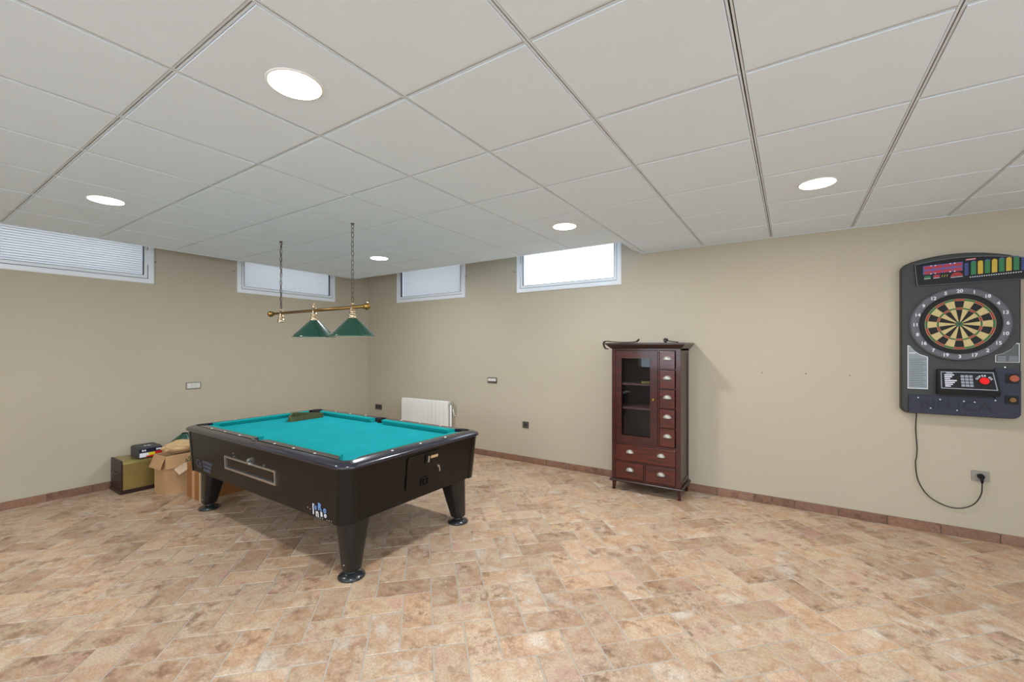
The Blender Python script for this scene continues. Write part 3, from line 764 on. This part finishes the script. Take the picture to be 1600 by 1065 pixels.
ins_out = [(1.09 + (p[0] - 1.09) * .972, DZ + (p[1] - DZ) * .985) for p in out]
bm = B()
rings(bm, [[(p[0] - DX, -.001, p[1] - .965) for p in out], [(p[0] - DX, -.062, p[1] - .965) for p in out], [(1.09 + (p[0] - 1.09) * .988 - DX, -.070, DZ + (p[1] - DZ) * .994 - .965) for p in out], [(p[0] - DX, -.073, p[1] - .965) for p in ins_out]], smooth=False)
obj('case', bm, 'dcase', Dm)
# board
BX, BZ, BR = 1.092, 1.682, .278
bm = B(); n0 = 0
lathe(bm, [(BR + .012, -.070), (BR + .008, -.095), (BR, -.106), (BR - .004, -.108), (.236, -.108), (.232, -.104), (.232, -.090)], axis='y', n=80, cap0=False, cap1=False)
xf(bm, 0, lambda x, y, z: (x + BX - DX, y, z + BZ - .965)); nring = obj('number_ring', bm, 'dring', Dm)
fB = lambda base: (lambda u, v, d: (u + BX - DX, -(base + d), v + BZ - .965))
NUM = [20, 1, 18, 4, 13, 6, 10, 15, 2, 17, 3, 19, 7, 16, 8, 11, 14, 9, 12, 5]
for i, n in enumerate(NUM):
    bm = B(); a = PI / 2 - i * PI / 10; text(bm, str(n), .036, .001, fB(.108), at=((BR - .024) * math.cos(a), (BR - .024) * math.sin(a)), bold=.0008)
    obj('number', bm, 'wprint', nring)
bm = B(); poly(bm, [circ(0, 0, .233, 64)], .012, fB(.078)); board = obj('board', bm, 'matblack', Dm)
def sect(r0, r1, a0, a1, n=5):
    return [(r1 * math.cos(a0 + (a1 - a0) * i / n), r1 * math.sin(a0 + (a1 - a0) * i / n)) for i in range(n + 1)] + [(r0 * math.cos(a1 - (a1 - a0) * i / n), r0 * math.sin(a1 - (a1 - a0) * i / n)) for i in range(n + 1)]
bms = {k: B() for k in ('single', 'double', 'triple')}
for i in range(20):
    a = PI / 2 - i * PI / 10; a0, a1 = a - PI / 20, a + PI / 20; dk = i % 2 == 0
    poly(bms['single'], [sect(.020, .1135, a0 + .012, a1 - .012)], .004, fB(.090), 0 if dk else 1)
    poly(bms['single'], [sect(.1285, .1795, a0 + .006, a1 - .006)], .004, fB(.090), 0 if dk else 1)
    poly(bms['triple'], [sect(.1155, .1265, a0 + .008, a1 - .008)], .005, fB(.090), 0 if dk else 1)
    poly(bms['double'], [sect(.1825, .1945, a0 + .006, a1 - .006)], .005, fB(.090), 0 if dk else 1)
o = obj('single_segments', bms['single'], ['matblack', 'dcream'], board); obj('triple_ring', bms['triple'], ['dred', 'dgreen'], board); obj('double_ring', bms['double'], ['dred', 'dgreen'], board)
bm = B()
for i in range(20):
    a = PI / 2 - i * PI / 10 + PI / 20; poly(bm, [sect(.019, .196, a - .0009, a + .0009, 1)], .006, fB(.090))
for r in (.1145, .1275, .1810, .1960): poly(bm, [circ(0, 0, r + .0009, 64), circ(0, 0, r - .0009, 64)], .006, fB(.090))
obj('wire_grid', bm, 'dcream', board)
bm = B(); poly(bm, [circ(0, 0, .019, 24)], .007, fB(.090), 0); poly(bm, [circ(0, 0, .009, 20)], .008, fB(.090), 1); obj('bullseye', bm, ['dgreen', 'dcase'], board)
# display head: curved top panel
bm = B(); f0 = fD(.073)
ptop = lambda u: 2.158 + .046 * (1 - ((u - 1.14) / .31) ** 2 * .9)
UX0, UX1 = .835, 1.452
hd = [(UX0 + .014, 1.996)] + [(UX1, 2.004)] + [(UX1 - (UX1 - UX0) * i / 16, 2.162 + .042 * math.sin(PI * (1 - (i / 16) * .93))) for i in range(17)]
poly(bm, [hd], .016, f0, 0)
head = obj('display', bm, 'black', Dm)
fd2 = lambda u, v, d: (u - DX, -(.0895 + d), v - .965)
bm = B(); poly(bm, [[(p[0], p[1]) for p in hd], [(1.14 + (p[0] - 1.14) * .982, 2.08 + (p[1] - 2.08) * .955) for p in hd]], .002, fd2); obj('border', bm, 'dring', head)
bm = B(); poly(bm, [poly_rect(.886, 1.112, 2.098, 2.168)], .0015, fd2, 3)
slope = lambda u: .06 * (u - 1.0)
sf = lambda u, v, d: (u - DX, -(.0895 + d), v + slope(u) - .965)
bm.free(); bm = B()
poly(bm, [poly_rect(.886, 1.112, 2.090, 2.160)], .0015, sf, 3)
for r in range(2):
    for k in range(4):
        u = .892 + k * .055; v = 2.129 - r * .037
        poly(bm, [rrect(u, u + .050, v, v + .026, .004, 2)], .003, sf, 0)
        poly(bm, [circ(u + (.01 if k % 2 else .04), v + (.026 if r == 0 else 0), .0045, 10)], .004, sf, 4)
poly(bm, [rrect(.892, .930, 2.060, 2.078, .006, 2)], .003, sf, 1); poly(bm, [poly_rect(.892, .930, 2.054, 2.058)], .003, sf, 4)
poly(bm, [rrect(.946, .984, 2.060, 2.080, .006, 2)], .003, sf, 0); poly(bm, [poly_rect(.946, .984, 2.053, 2.057)], .003, sf, 4)
for k in range(3): poly(bm, [[(.993 + k * .014, 2.056), (.996 + k * .014, 2.056), (1.002 + k * .014, 2.074), (.999 + k * .014, 2.074)]], .003, sf, 2)
poly(bm, [[(1.078 + .034 * math.cos(PI * i / 10), 2.052 + .030 * math.sin(PI * i / 10)) for i in range(11)]], .003, sf, 5); poly(bm, [poly_rect(1.044, 1.112, 2.044, 2.048)], .003, sf, 4)
for k in range(8):
    poly(bm, [poly_rect(1.122, 1.142, 2.052 + k * .012, 2.059 + k * .012)], .003, sf, 3); poly(bm, [poly_rect(1.418, 1.436, 2.046 + k * .012, 2.053 + k * .012)], .003, sf, 3)
for k in range(7):
    u = 1.156 + k * .037; n0 = len(bm.verts); ar = [(u + .014 + .014 * math.cos(PI * i / 8), 2.138 + .014 * math.sin(PI * i / 8)) for i in range(9)]
    poly(bm, [[(u, 2.050)] + [(u + .028, 2.050)] + ar], .003, sf, 1 if k % 2 == 0 else 2)
    if k % 2 == 0: poly(bm, [[(u + .014 + .015 * math.cos(PI * i / 8), 2.140 + .016 * math.sin(PI * i / 8)) for i in range(9)] + [(u + .014 - .012 * math.cos(PI * i / 8), 2.140 + .012 * math.sin(PI * i / 8)) for i in range(9)]], .004, sf, 3)
for k in range(22): poly(bm, [poly_rect(1.15 + k * .0125, 1.157 + k * .0125, 2.030, 2.036)], .003, sf, 4)
text(bm, 'SPORT', .018, .002, sf, 0, at=(1.150, 2.170), bold=.0004) if False else poly(bm, [rrect(1.126, 1.184, 2.164, 2.176, .002, 2)], .003, sf, 0)
for k in range(5): poly(bm, [poly_rect(1.132 + k * .010, 1.137 + k * .010, 2.1665, 2.1735)], .004, sf, 4)
obj('display_graphics', bm, ['dbred', 'dbar', 'dyel', 'dblue', 'wprint', 'dred'], head)
# navy lower panel
nav = [(.802, .972)] + cor(1.417 - .04, .972 + .04, .04, -PI / 2) + cor(1.417 - .02, 1.342 - .02, .02, 0) + [(1.285, 1.342), (1.285, 1.116), (.802, 1.116)]
bm = B(); poly(bm, [nav], .016, f0); lp = obj('lower_panel', bm, 'dnavy', Dm)
fe = fD(.0895)
bm = B(); text(bm, 'BIFUCA', .100, .003, fe, at=(1.070, 1.042), sx=1.22, bold=.0006)
M['engrave'] = mat('engraved_letter', (17, 18, 34), .5); o = obj('raised_lettering', bm, 'engrave', lp)
for u, v in ((.857, 1.095), (.985, 1.088), (1.118, 1.083), (1.176, 1.080), (.930, 1.016), (1.080, 1.010), (1.286, 1.10), (1.335, 1.352)): bm = B(); poly(bm, [circ(u, v, .0048, 10)], .004, fe); obj('rivet', bm, 'steel', lp)
for (u0, u1, v0, v1, mt, cu_, cv_, r) in ((1.338, 1.405, 1.232, 1.304, 'orange', 1.380, 1.270, .024), (1.336, 1.405, 1.078, 1.142, 'bronze', 1.373, 1.110, .017)):
    bm = B(); poly(bm, [rrect(u0, u1, v0, v1, .004, 2)], .004, fe); cs = obj('coin_slot', bm, 'matblack', Dm)
    bm = B(); poly(bm, [circ(cu_, cv_, r, 24)], .014, fe); poly(bm, [circ(cu_, cv_, r * .6, 24)], .017, fe); obj('button', bm, mt, cs)
# console, sloping face
bm = B()
def conv(u, v, d): return (u - DX, -(.073 + d), v - .965)
top_d, bot_d = .028, .075
face = [(.966, 1.322, top_d), (1.288, 1.322, top_d), (1.300, 1.172, bot_d), (.966, 1.172, bot_d)]
V0 = [bm.verts.new(conv(*p)) for p in face]
low = [bm.verts.new(conv(1.300, 1.132, bot_d - .012)), bm.verts.new(conv(.966, 1.132, bot_d - .012))]
bk = [bm.verts.new(conv(.966, 1.330, 0)), bm.verts.new(conv(1.290, 1.330, 0)), bm.verts.new(conv(1.304, 1.128, 0)), bm.verts.new(conv(.962, 1.128, 0))]
for q in [(V0[0], V0[1], V0[2], V0[3]), (V0[3], V0[2], low[0], low[1]), (low[1], low[0], bk[2], bk[3]), (bk[0], bk[1], V0[1], V0[0]), (V0[0], V0[3], low[1], bk[3], bk[0]), (V0[1], bk[1], bk[2], low[0], V0[2])]: bm.faces.new(q)
bmesh.ops.bevel(bm, geom=list(bm.edges), offset=.004, segments=2, affect='EDGES')
con = obj('console', bm, 'matblack', Dm)
def fc(u, v, d):  # v in 0..1 from bottom to top of the sloping face
    dd = bot_d + (top_d - bot_d) * v; return (u - DX, -(.073 + dd + d), 1.172 + .150 * v - .965)
s3 = 1 / .157
bm = B(); oc = [(.980, .06), (1.285, .04), (1.272, .93), (.985, .93)]; ic = [(.985, .10), (1.279, .08), (1.267, .89), (.990, .89)]
poly(bm, [oc, ic], .002, fc); obj('console_border', bm, 'key', con)
bm = B()
for k in range(3):
    for j in range(4): poly(bm, [rrect(1.094 + k * .023, 1.113 + k * .023, .18 + j * .155, .30 + j * .155, .003, 1)], .003, fc)
obj('keypad', bm, 'key', con)
bm = B()
for k in range(7): poly(bm, [poly_rect(1.004, 1.035 + .012 * ((k * 5) % 4), .16 + k * .095, .22 + k * .095)], .0015, fc)
poly(bm, [poly_rect(1.015, 1.052, .84, .875)], .0015, fc)
obj('instructions_print', bm, 'wprint', con); bm = B()
for i, chv in enumerate('SUPER DX'):
    a = 2.75 - i * .335; cu_ = bpy.data  # letters arched over the red button
    rr0 = .041
    text(bm, chv, .019, .0015, lambda u, v, d: fc(u, v * s3 + .50, d), at=(1.219 + rr0 * math.cos(a), rr0 * math.sin(a) - .002), rot=a - PI / 2, bold=.0006)
obj('arched_print', bm, 'wprint', con)
bm = B(); 
for r_, h in ((.026, .010), (.021, .014), (.012, .016)): poly(bm, [[(1.219 + r_ * math.cos(t), .50 + r_ * math.sin(t) * s3) for t in [2 * PI * i / 28 for i in range(28)]]], h, fc)
obj('red_button', bm, 'redbtn', con)
# printed labels
bm = B(); o1 = [(.796, 1.165), (.918, 1.165), (.918, 1.425), (.870, 1.445), (.835, 1.475), (.812, 1.512), (.796, 1.520)]
i1 = [(.857 + (p[0] - .857) * .93, 1.33 + (p[1] - 1.33) * .965) for p in o1]
poly(bm, [o1, i1], .0015, f0, 0); poly(bm, [i1], .001, f0, 1)
for k in range(16): poly(bm, [poly_rect(.806, .906 - .01 * ((k * 7) % 3), 1.185 + k * .0145, 1.189 + k * .0145)], .0016, f0, 2)
poly(bm, [poly_rect(.805, .845, 1.452, 1.458)], .0016, f0, 0)
o = obj('rules_label', bm, ['wprint', 'sticker', 'stickerd'], Dm); tag(o, 'tall pale grey printed label with slanted top')
bm = B(); o2 = [(1.290, 1.388), (1.414, 1.388), (1.414, 1.532), (1.398, 1.532), (1.372, 1.488), (1.33, 1.455), (1.290, 1.442)]
i2 = [(1.35 + (p[0] - 1.35) * .94, 1.44 + (p[1] - 1.44) * .94) for p in o2]
poly(bm, [o2, i2], .0015, f0, 0); poly(bm, [i2], .001, f0, 1)
for k in range(4): poly(bm, [poly_rect(1.302, 1.345, 1.398 + k * .010, 1.403 + k * .010), poly_rect(1.36, 1.405, 1.398 + k * .010, 1.403 + k * .010)], .0016, f0, 2)
obj('score_label', bm, ['wprint', 'stickerd', 'sticker'], Dm)
# cord and plug
pts = [(.857, 4.742, .975), (.857, 4.755, .93), (.854, 4.760, .824), (.862, 4.760, .683), (.859, 4.760, .601), (.853, 4.760, .545), (.869, 4.760, .411), (.930, 4.760, .296), (1.028, 4.760, .236), (1.114, 4.758, .232), (1.188, 4.755, .280), (1.226, 4.748, .368), (1.228, 4.735, .460)]
bm = B(); tube(bm, [(p[0] - DX, p[1] - YR, p[2] - .965) for p in smooth_path(pts, 8)], .0042, 8); cord = obj('power_cord', bm, 'cord', Dm)
bm = B(); lathe(bm, [(.018, -.006), (.021, -.012), (.021, -.030), (.015, -.046), (.008, -.050)], axis='y', n=20); xf(bm, 0, lambda x, y, z: (x + 1.228 - DX, y, z + .500 - .965))
tube(bm, [(1.228 - DX, -.036, .495 - .965), (1.228 - DX, -.046, .475 - .965), (1.228 - DX, -.048, .455 - .965)], .012, 10, r1=.007)
obj('plug', bm, 'black', cord)

# ------------------------------------------------------------------ sockets and switches
def plate(name, fm, u0, u1, v0, v1, kind, label, cat, m0='plate', group=None):
    cu_, cv_ = (u0 + u1) / 2, (v0 + v1) / 2
    r = thing(name, fm(cu_, cv_, 0), label, cat, group)
    o0 = Vector(fm(cu_, cv_, 0)); F = lambda u, v, d: Vector(fm(u + cu_, v + cv_, d)) - o0
    w, h = (u1 - u0) / 2, (v1 - v0) / 2
    bm = B(); poly(bm, [rrect(-w, w, -h, h, .006, 3)], .009, F); obj('cover_plate', bm, m0, r)
    if kind.startswith('switch'):
        n = int(kind[-1]); tw = (2 * w - .02) / n
        for k in range(n):
            bm = B(); x = -w + .01 + k * tw; poly(bm, [rrect(x + .001, x + tw - .001, -h + (.028 if m0 == 'plated' else .012), h - .012, .003, 2)], .013, F); obj('rocker', bm, 'rocker', r)
    else:
        n = int(kind[-1]); tw = 2 * w / n
        for k in range(n):
            x = -w + (k + .5) * tw; R_ = min(.024, tw * .36)
            bm = B(); poly(bm, [circ(x, 0, R_ + .004, 28), circ(x, 0, R_, 28)], .012, F, 0); poly(bm, [circ(x, 0, R_, 28)], .0094, F, 1)
            for s in (-1, 1): poly(bm, [circ(x + s * .009, 0, .0028, 10)], .0098, F, 2)
            obj('socket_insert', bm, [m0, 'rocker' if m0 == 'plate' else 'gasket', 'matblack'], r)
plate('light_switch', fL, 2.145, 2.300, .998, 1.082, 'switch3', 'silver multiple switch plate on the left wall above the pool table', 'switch')
plate('light_switch', fR, -3.530, -3.374, 1.010, 1.088, 'switch2', 'dark framed switch plate on the right wall right of the radiator', 'switch', 'plated')
plate('wall_socket', fR, -5.882, -5.721, .463, .547, 'socket2', 'dark double socket near the room corner, left of the radiator', 'socket', 'plated')
plate('wall_socket', fR, -2.958, -2.868, .447, .531, 'socket1', 'dark single socket on the wall between radiator and cabinet', 'socket', 'plated')
plate('wall_socket', fR, 1.180, 1.278, .458, .540, 'socket1', 'grey socket below the dart machine with a black plug in it', 'socket')
bm = B(); lathe(bm, [(.045, -.003), (.045, .003), (.043, .004)], axis='x', n=32); tag(obj('junction_cover', bm, 'wall', None, (XL, 2.242, 2.323)), 'round wall-coloured cover plate between the two left windows', 'cover plate')
for i, (fm, u, v, lb) in enumerate([(fL, 1.850, 2.468, 'tiny hook in the wall right of the long leftmost window'), (fL, 2.668, 2.488, 'tiny hook in the wall left of the window behind the lamp chain'), (fR, -3.905, 2.519, 'tiny hook in the wall right of the first window after the room corner'), (fR, -3.090, 2.504, 'tiny hook in the wall left of the bright white window')]):
    p0 = Vector(fm(u, v, 0)); bm = B(); q = [Vector(fm(u, v, d)) - p0 + Vector((0, 0, z)) for d, z in ((0, 0), (.016, 0), (.022, .003), (.022, .010))]
    tube(bm, q, .0035, 8); tag(obj('wall_hook', bm, 'chain', None, p0), lb, 'hook', 'small hooks beside the windows')
for u, v, lb in ((-.238, 1.257, 'small nail in the bare wall, nearest the cabinet'), (.109, 1.259, 'small nail in the bare wall, middle of three'), (.430, 1.255, 'small nail in the bare wall, nearest the dart machine')):
    bm = B(); lathe(bm, [(.0045, .003), (.0045, -.006), (.002, -.007)], axis='y', n=10); tag(obj('nail', bm, 'chain', None, (u, YR, v)), lb, 'nail', 'three small nails in the right wall')

# ------------------------------------------------------------------ radiator
Rd = thing('radiator', (-4.640, YR, .11), 'white column radiator on the wall behind the pool table', 'radiator')
n = 12; w = .0805; xl = -5.128 + 4.640
for k in range(n):
    bm = B(); x = xl + k * w
    box(bm, x + .002, x + w - .002, -.120, -.108, .01, .600, .005, seg=3)
    box(bm, x + .030, x + w - .030, -.112, -.045, .02, .592, .003, seg=1)
    box(bm, x + .008, x + w - .008, -.050, -.040, .02, .592, .003, seg=1)
    box(bm, x + .006, x + w - .006, -.112, -.045, .588, .606, .006, seg=2)
    lathe(bm, [(.022, x), (.022, x + w)], (0, -.08, .562), axis='x', n=16); lathe(bm, [(.022, x), (.022, x + w)], (0, -.08, .045), axis='x', n=16)
    obj('section', bm, 'white', Rd)
xr = xl + n * w
bm = B(); lathe(bm, [(.020, xr), (.020, xr + .012), (.010, xr + .014), (.010, xr + .055), (.015, xr + .057), (.015, xr + .07)], (0, -.08, .562), axis='x', n=16)
lathe(bm, [(.014, .0), (.016, .01), (.016, .045), (.012, .05)], (xr + .05, -.08, .565), n=16)
tube(bm, [(xr + .05, -.08, .567), (xr + .05, -.08, .52), (xr + .05, -.07, .50)], .008, 10); obj('valve', bm, 'silver', Rd)
bm = B(); tube(bm, [(xr + .026, -.08, .56), (xr + .026, -.08, .02), (xr + .026, -.08, -.11)], .012, 10)
tube(bm, [(xr + .052, -.066, .50), (xr + .052, -.05, .44), (xr + .052, -.03, .40), (xr + .052, -.002, .39)], .008, 10); obj('pipe', bm, 'white', Rd)
for x in (xl + .18, xr - .18):
    bm = B(); box(bm, x - .015, x + .015, -.062, -.001, .50, .53); obj('bracket', bm, 'white', Rd)

# ------------------------------------------------------------------ chest, tool case, boxes
Ch = thing('storage_chest', (-5.870, 1.685, 0), 'brass-fronted wooden chest with dark ends on the floor against the left wall', 'chest')
hl, hw_, hh = .210, .155, .335     # along wall, depth, height
def cprof(k=0.):
    return [(-hw_ - k, .035), (hw_ + k, .035), (hw_ + k, hh - .035)] + [(hw_ + k - .035 + .035 * math.cos(a), hh - .035 + .035 * math.sin(a)) for a in (.5, 1.0, PI / 2)] + [(-hw_ - k, hh)]
bm = B(); rings(bm, [[(p[0], y, p[1]) for p in cprof()] for y in (-hl, hl)], smooth=False); obj('brass_panel', bm, 'chestbrass', Ch)
for s in (-1, 1):
    bm = B(); rings(bm, [[(p[0] * 1.02, s * y, p[1] + (.004 if p[1] > .1 else 0)) for p in cprof()] for y in (hl - .002, hl + .014)], smooth=False); e = obj('end_board', bm, 'chestwood', Ch)
    bm = B(); tube(bm, smooth_path([(-.045, s * (hl + .014), .20), (-.045, s * (hl + .03), .195), (-.03, s * (hl + .034), .165), (0, s * (hl + .036), .155), (.03, s * (hl + .034), .165), (.045, s * (hl + .03), .195), (.045, s * (hl + .014), .20)], 4), .005, 8)
    lathe(bm, [(.012, s * (hl + .014)), (.012, s * (hl + .020))], (-.045, 0, .20), axis='y', n=14); lathe(bm, [(.012, s * (hl + .014)), (.012, s * (hl + .020))], (.045, 0, .20), axis='y', n=14); obj('handle', bm, 'plated', e)
bm = B(); box(bm, -hw_ - .014, hw_ + .014, -hl - .022, hl + .022, 0, .038, .004); obj('base', bm, 'chestwood', Ch)
bm = B(); box(bm, hw_ - .004, hw_ + .005, -hl, hl, .226, .234, .002, seg=1); box(bm, hw_ - .03, hw_ + .006, -.03, .03, .20, .25, .003, seg=1); obj('clasp', bm, 'chestbrass', Ch)

Tc = thing('tool_case', (-5.840, 1.705, hh + .0005), 'black and blue carry case with red and yellow label lying on the brass chest', 'case')
w2, l2, h2 = .125, .100, .112
bm = B(); box(bm, -w2, w2, -l2, l2, 0, .058, .006); obj('lower_shell', bm, 'grey', Tc)
bm = B(); L_ = [[(-w2, -l2, .0585), (w2, -l2, .0585), (w2, l2, .0585), (-w2, l2, .0585)], [(-w2, -l2, .095), (w2, -l2, .095), (w2, l2, .095), (-w2, l2, .095)], [(-w2 + .014, -l2 + .01, h2), (w2 - .018, -l2 + .01, h2), (w2 - .018, l2 - .01, h2), (-w2 + .014, l2 - .01, h2)]]
rings(bm, L_, smooth=False); obj('lid', bm, 'grey', Tc)
ft = lambda u, v, d: (w2 + d, u, v)
bm = B(); poly(bm, [poly_rect(-l2 + .002, l2 - .002, .058, .096)], .0015, ft, 0)
text(bm, 'CASE', .022, .001, lambda u, v, d: ft(u, v, d + .0015), 1, at=(-.05, .078), bold=.001) if False else [poly(bm, [poly_rect(a, a + .014, .068, .086)], .002, ft, 1) for a in (-.075, -.055, .045, .058, .071)]
poly(bm, [poly_rect(-l2 + .005, -.005, .008, .052)], .002, ft, 1); poly(bm, [poly_rect(-.02, .035, .022, .052)], .0025, ft, 2); poly(bm, [poly_rect(.035, l2 - .004, .020, .056)], .0025, ft, 3); poly(bm, [poly_rect(-.04, l2 - .004, .006, .02)], .0025, ft, 3)
obj('printed_label', bm, ['navy', 'wprint', 'yellow', 'red'], Tc)
bm = B(); poly(bm, [poly_rect(-.02, .035, -.05, -.035), poly_rect(-.02, -.005, -.05, -.015), poly_rect(.005, .035, -.025, -.01)], .001, lambda u, v, d: (v + .06, u - .01, h2 + d)); obj('lid_print', bm, 'wprint', Tc)

# open cardboard box
x0, x1, y0, y1, hB = -5.560, -5.312, 1.692, 1.985, .395
Cb = thing('cardboard_box', ((x0 + x1) / 2, (y0 + y1) / 2, 0), 'open brown cardboard box with flaps folded out beside the brass chest', 'box', rz=math.radians(3))
w, l = (x1 - x0) / 2, (y1 - y0) / 2; t = .005
bm = B(); box(bm, -w, w, -l, l, 0, t); box(bm, -w, -w + t, -l, l, t, hB); box(bm, w - t, w, -l, l, t, hB); box(bm, -w + t, w - t, -l, -l + t, t, hB); box(bm, -w + t, w - t, l - t, l, t, hB); obj('carton', bm, 'card', Cb)
def flap(a, b, outv, length, drop, name, m='cardin', skew=0):
    a, b, outv = Vector(a), Vector(b), Vector(outv); dz = Vector((0, 0, -1))
    q = outv * math.cos(drop) * length + dz * math.sin(drop) * length; s = (b - a) * skew
    nn = (b - a).cross(q).normalized() * .004
    bm = B(); P_ = [a, b, b + q + s, a + q + s]
    rings(bm, [[p for p in P_], [p + nn for p in P_]], smooth=False); obj(name, bm, m, Cb)
flap((-w, -l - .001, hB), (w, -l - .001, hB), (0, -1, 0), .135, 1.22, 'flap', 'card')
flap((w + .001, -l, hB), (w + .001, l, hB), (1, 0, 0), .13, 1.45, 'flap', 'card')

flap((-w, l, hB), (w, l, hB), (0, 1, 0), .10, .9, 'flap', 'card')
flap((-w - .001, l, hB), (-w - .001, -l, hB), (-1, 0, 0), .075, 1.2, 'flap', 'card')
bm = B(); fp = [(-5.275, 1.762, .258), (-5.260, 1.871, .320), (-5.170, 1.890, .284), (-5.190, 1.777, .210)]; rm = Matrix.Rotation(-math.radians(3), 3, 'Z')
vs_ = [[rm @ (Vector(p) - Cb.location) for p in fp], [rm @ (Vector(p) - Cb.location + Vector((-.004, .001, -.003))) for p in fp]]
rings(bm, vs_, smooth=False); obj('flap', bm, 'cardin', Cb)
# crumpled paper on the box
rnd = random.Random(3)
bm = B(); bmesh.ops.create_icosphere(bm, subdivisions=4, radius=1)
from mathutils import noise as mn
for v in bm.verts:
    p = v.co.copy(); k = 1 + .16 * mn.noise(p * 2.3) + .10 * mn.noise(p * 6)
    v.co = Vector((p.x * .085 * k, p.y * .170 * k, p.z * .068 * k))
tag(obj('crumpled_paper', bm, 'kraft', None, (-5.385, 1.872, .458)), 'crumpled tan wrapping paper sticking out of the open cardboard box', 'paper')
bm = B(); lathe(bm, [(.030, .150), (.034, .145), (.178, .006), (.182, .0), (.178, 0), (.032, .138)], n=56, cap0=False, cap1=False)
o = obj('lamp_shade', bm, 'shade', None, (-5.665, 1.985, .400), fix=True); o.rotation_euler = (0, math.radians(8), 0); tag(o, 'loose dark green cone lampshade standing in the open cardboard box', 'lampshade')
# leafy sprig
bm = B()
rnd = random.Random(5)
for i in range(46):
    a = rnd.uniform(0, 2 * PI); e = rnd.uniform(-.2, 1.2); L_ = rnd.uniform(.03, .06)
    d_ = Vector((math.cos(a) * math.cos(e), math.sin(a) * math.cos(e), math.sin(e))); s_ = d_.cross(Vector((0, 0, 1))).normalized() * .006; u_ = d_.cross(s_).normalized() * .0015
    c_ = Vector((rnd.uniform(-.02, .02), rnd.uniform(-.04, .04), rnd.uniform(-.01, .02)))
    a0 = bm.verts.new(c_); b1 = bm.verts.new(c_ + d_ * L_ * .5 + s_); b2 = bm.verts.new(c_ + d_ * L_ * .5 - s_); t1 = bm.verts.new(c_ + d_ * L_); m1 = bm.verts.new(c_ + d_ * L_ * .5 + u_)
    bm.faces.new((a0, b1, m1)); bm.faces.new((a0, m1, b2)); bm.faces.new((b1, t1, m1)); bm.faces.new((m1, t1, b2)); bm.faces.new((a0, b2, b1)); bm.faces.new((b1, b2, t1))
tube(bm, [(0, -.06, -.01), (0, .03, .0), (.01, .09, .0)], .004, 6)
tag(obj('leafy_sprig', bm, 'leaf', None, (-5.222, 1.900, .335)), 'dark green artificial leaves on the box flap by the pool table corner', 'foliage')

# second closed box behind the table leg
Bx = thing('cardboard_box', (-4.960, 2.050, 0), 'closed brown cardboard box on the floor behind the far left table leg', 'box')
bm = B(); box(bm, -.15, .15, -.235, .235, 0, .345, .003, seg=1); obj('carton', bm, 'card2', Bx)
bm = B(); box(bm, -.03, .03, -.2362, -.2352, .0, .345); box(bm, -.03, .03, -.235, .235, .3452, .3460); obj('tape', bm, 'card', Bx)
bm = B(); box(bm, -4.790, -4.772, 1.800, 1.812, 0, .30, .001, seg=1)
tag(obj('thin_board', bm, 'cardin'), 'thin pale board standing upright between the closed box and the table leg', 'board')

# ------------------------------------------------------------------ light, camera, world
W = bpy.data.worlds.new('w'); S.world = W; W.use_nodes = True
bg = W.node_tree.nodes['Background']; bg.inputs[0].default_value = (.78, .92, 1.04, 1); bg.inputs[1].default_value = 5.7
for i, (x, y) in enumerate(LIGHTS):  # one lamp per fitting, the added unseen ones included
    ld = bpy.data.lights.new('downlight', 'AREA'); ld.shape = 'DISK'; ld.size = .186; ld.energy = 27 if (y > 3 and x < -1) else 17; ld.color = (.93, .97, 1.0)
    lo = bpy.data.objects.new('downlight', ld); C.objects.link(lo); lo.location = (x, y, ZC - .0045)
cam = bpy.data.cameras.new('camera'); co = bpy.data.objects.new('camera', cam); C.objects.link(co)
co.location = (0, 0, 1.4985); co.rotation_euler = (PI / 2, 0, .57933)
cam.sensor_width = 36; cam.lens = 667.77 * 36 / 1600; cam.shift_y = 10.4 / 1600; cam.clip_start = .02
S.camera = co
vs = S.view_settings; vs.view_transform = 'Standard'; vs.look = 'None'; vs.exposure = -.2; vs.gamma = 1; vs.use_curve_mapping = False
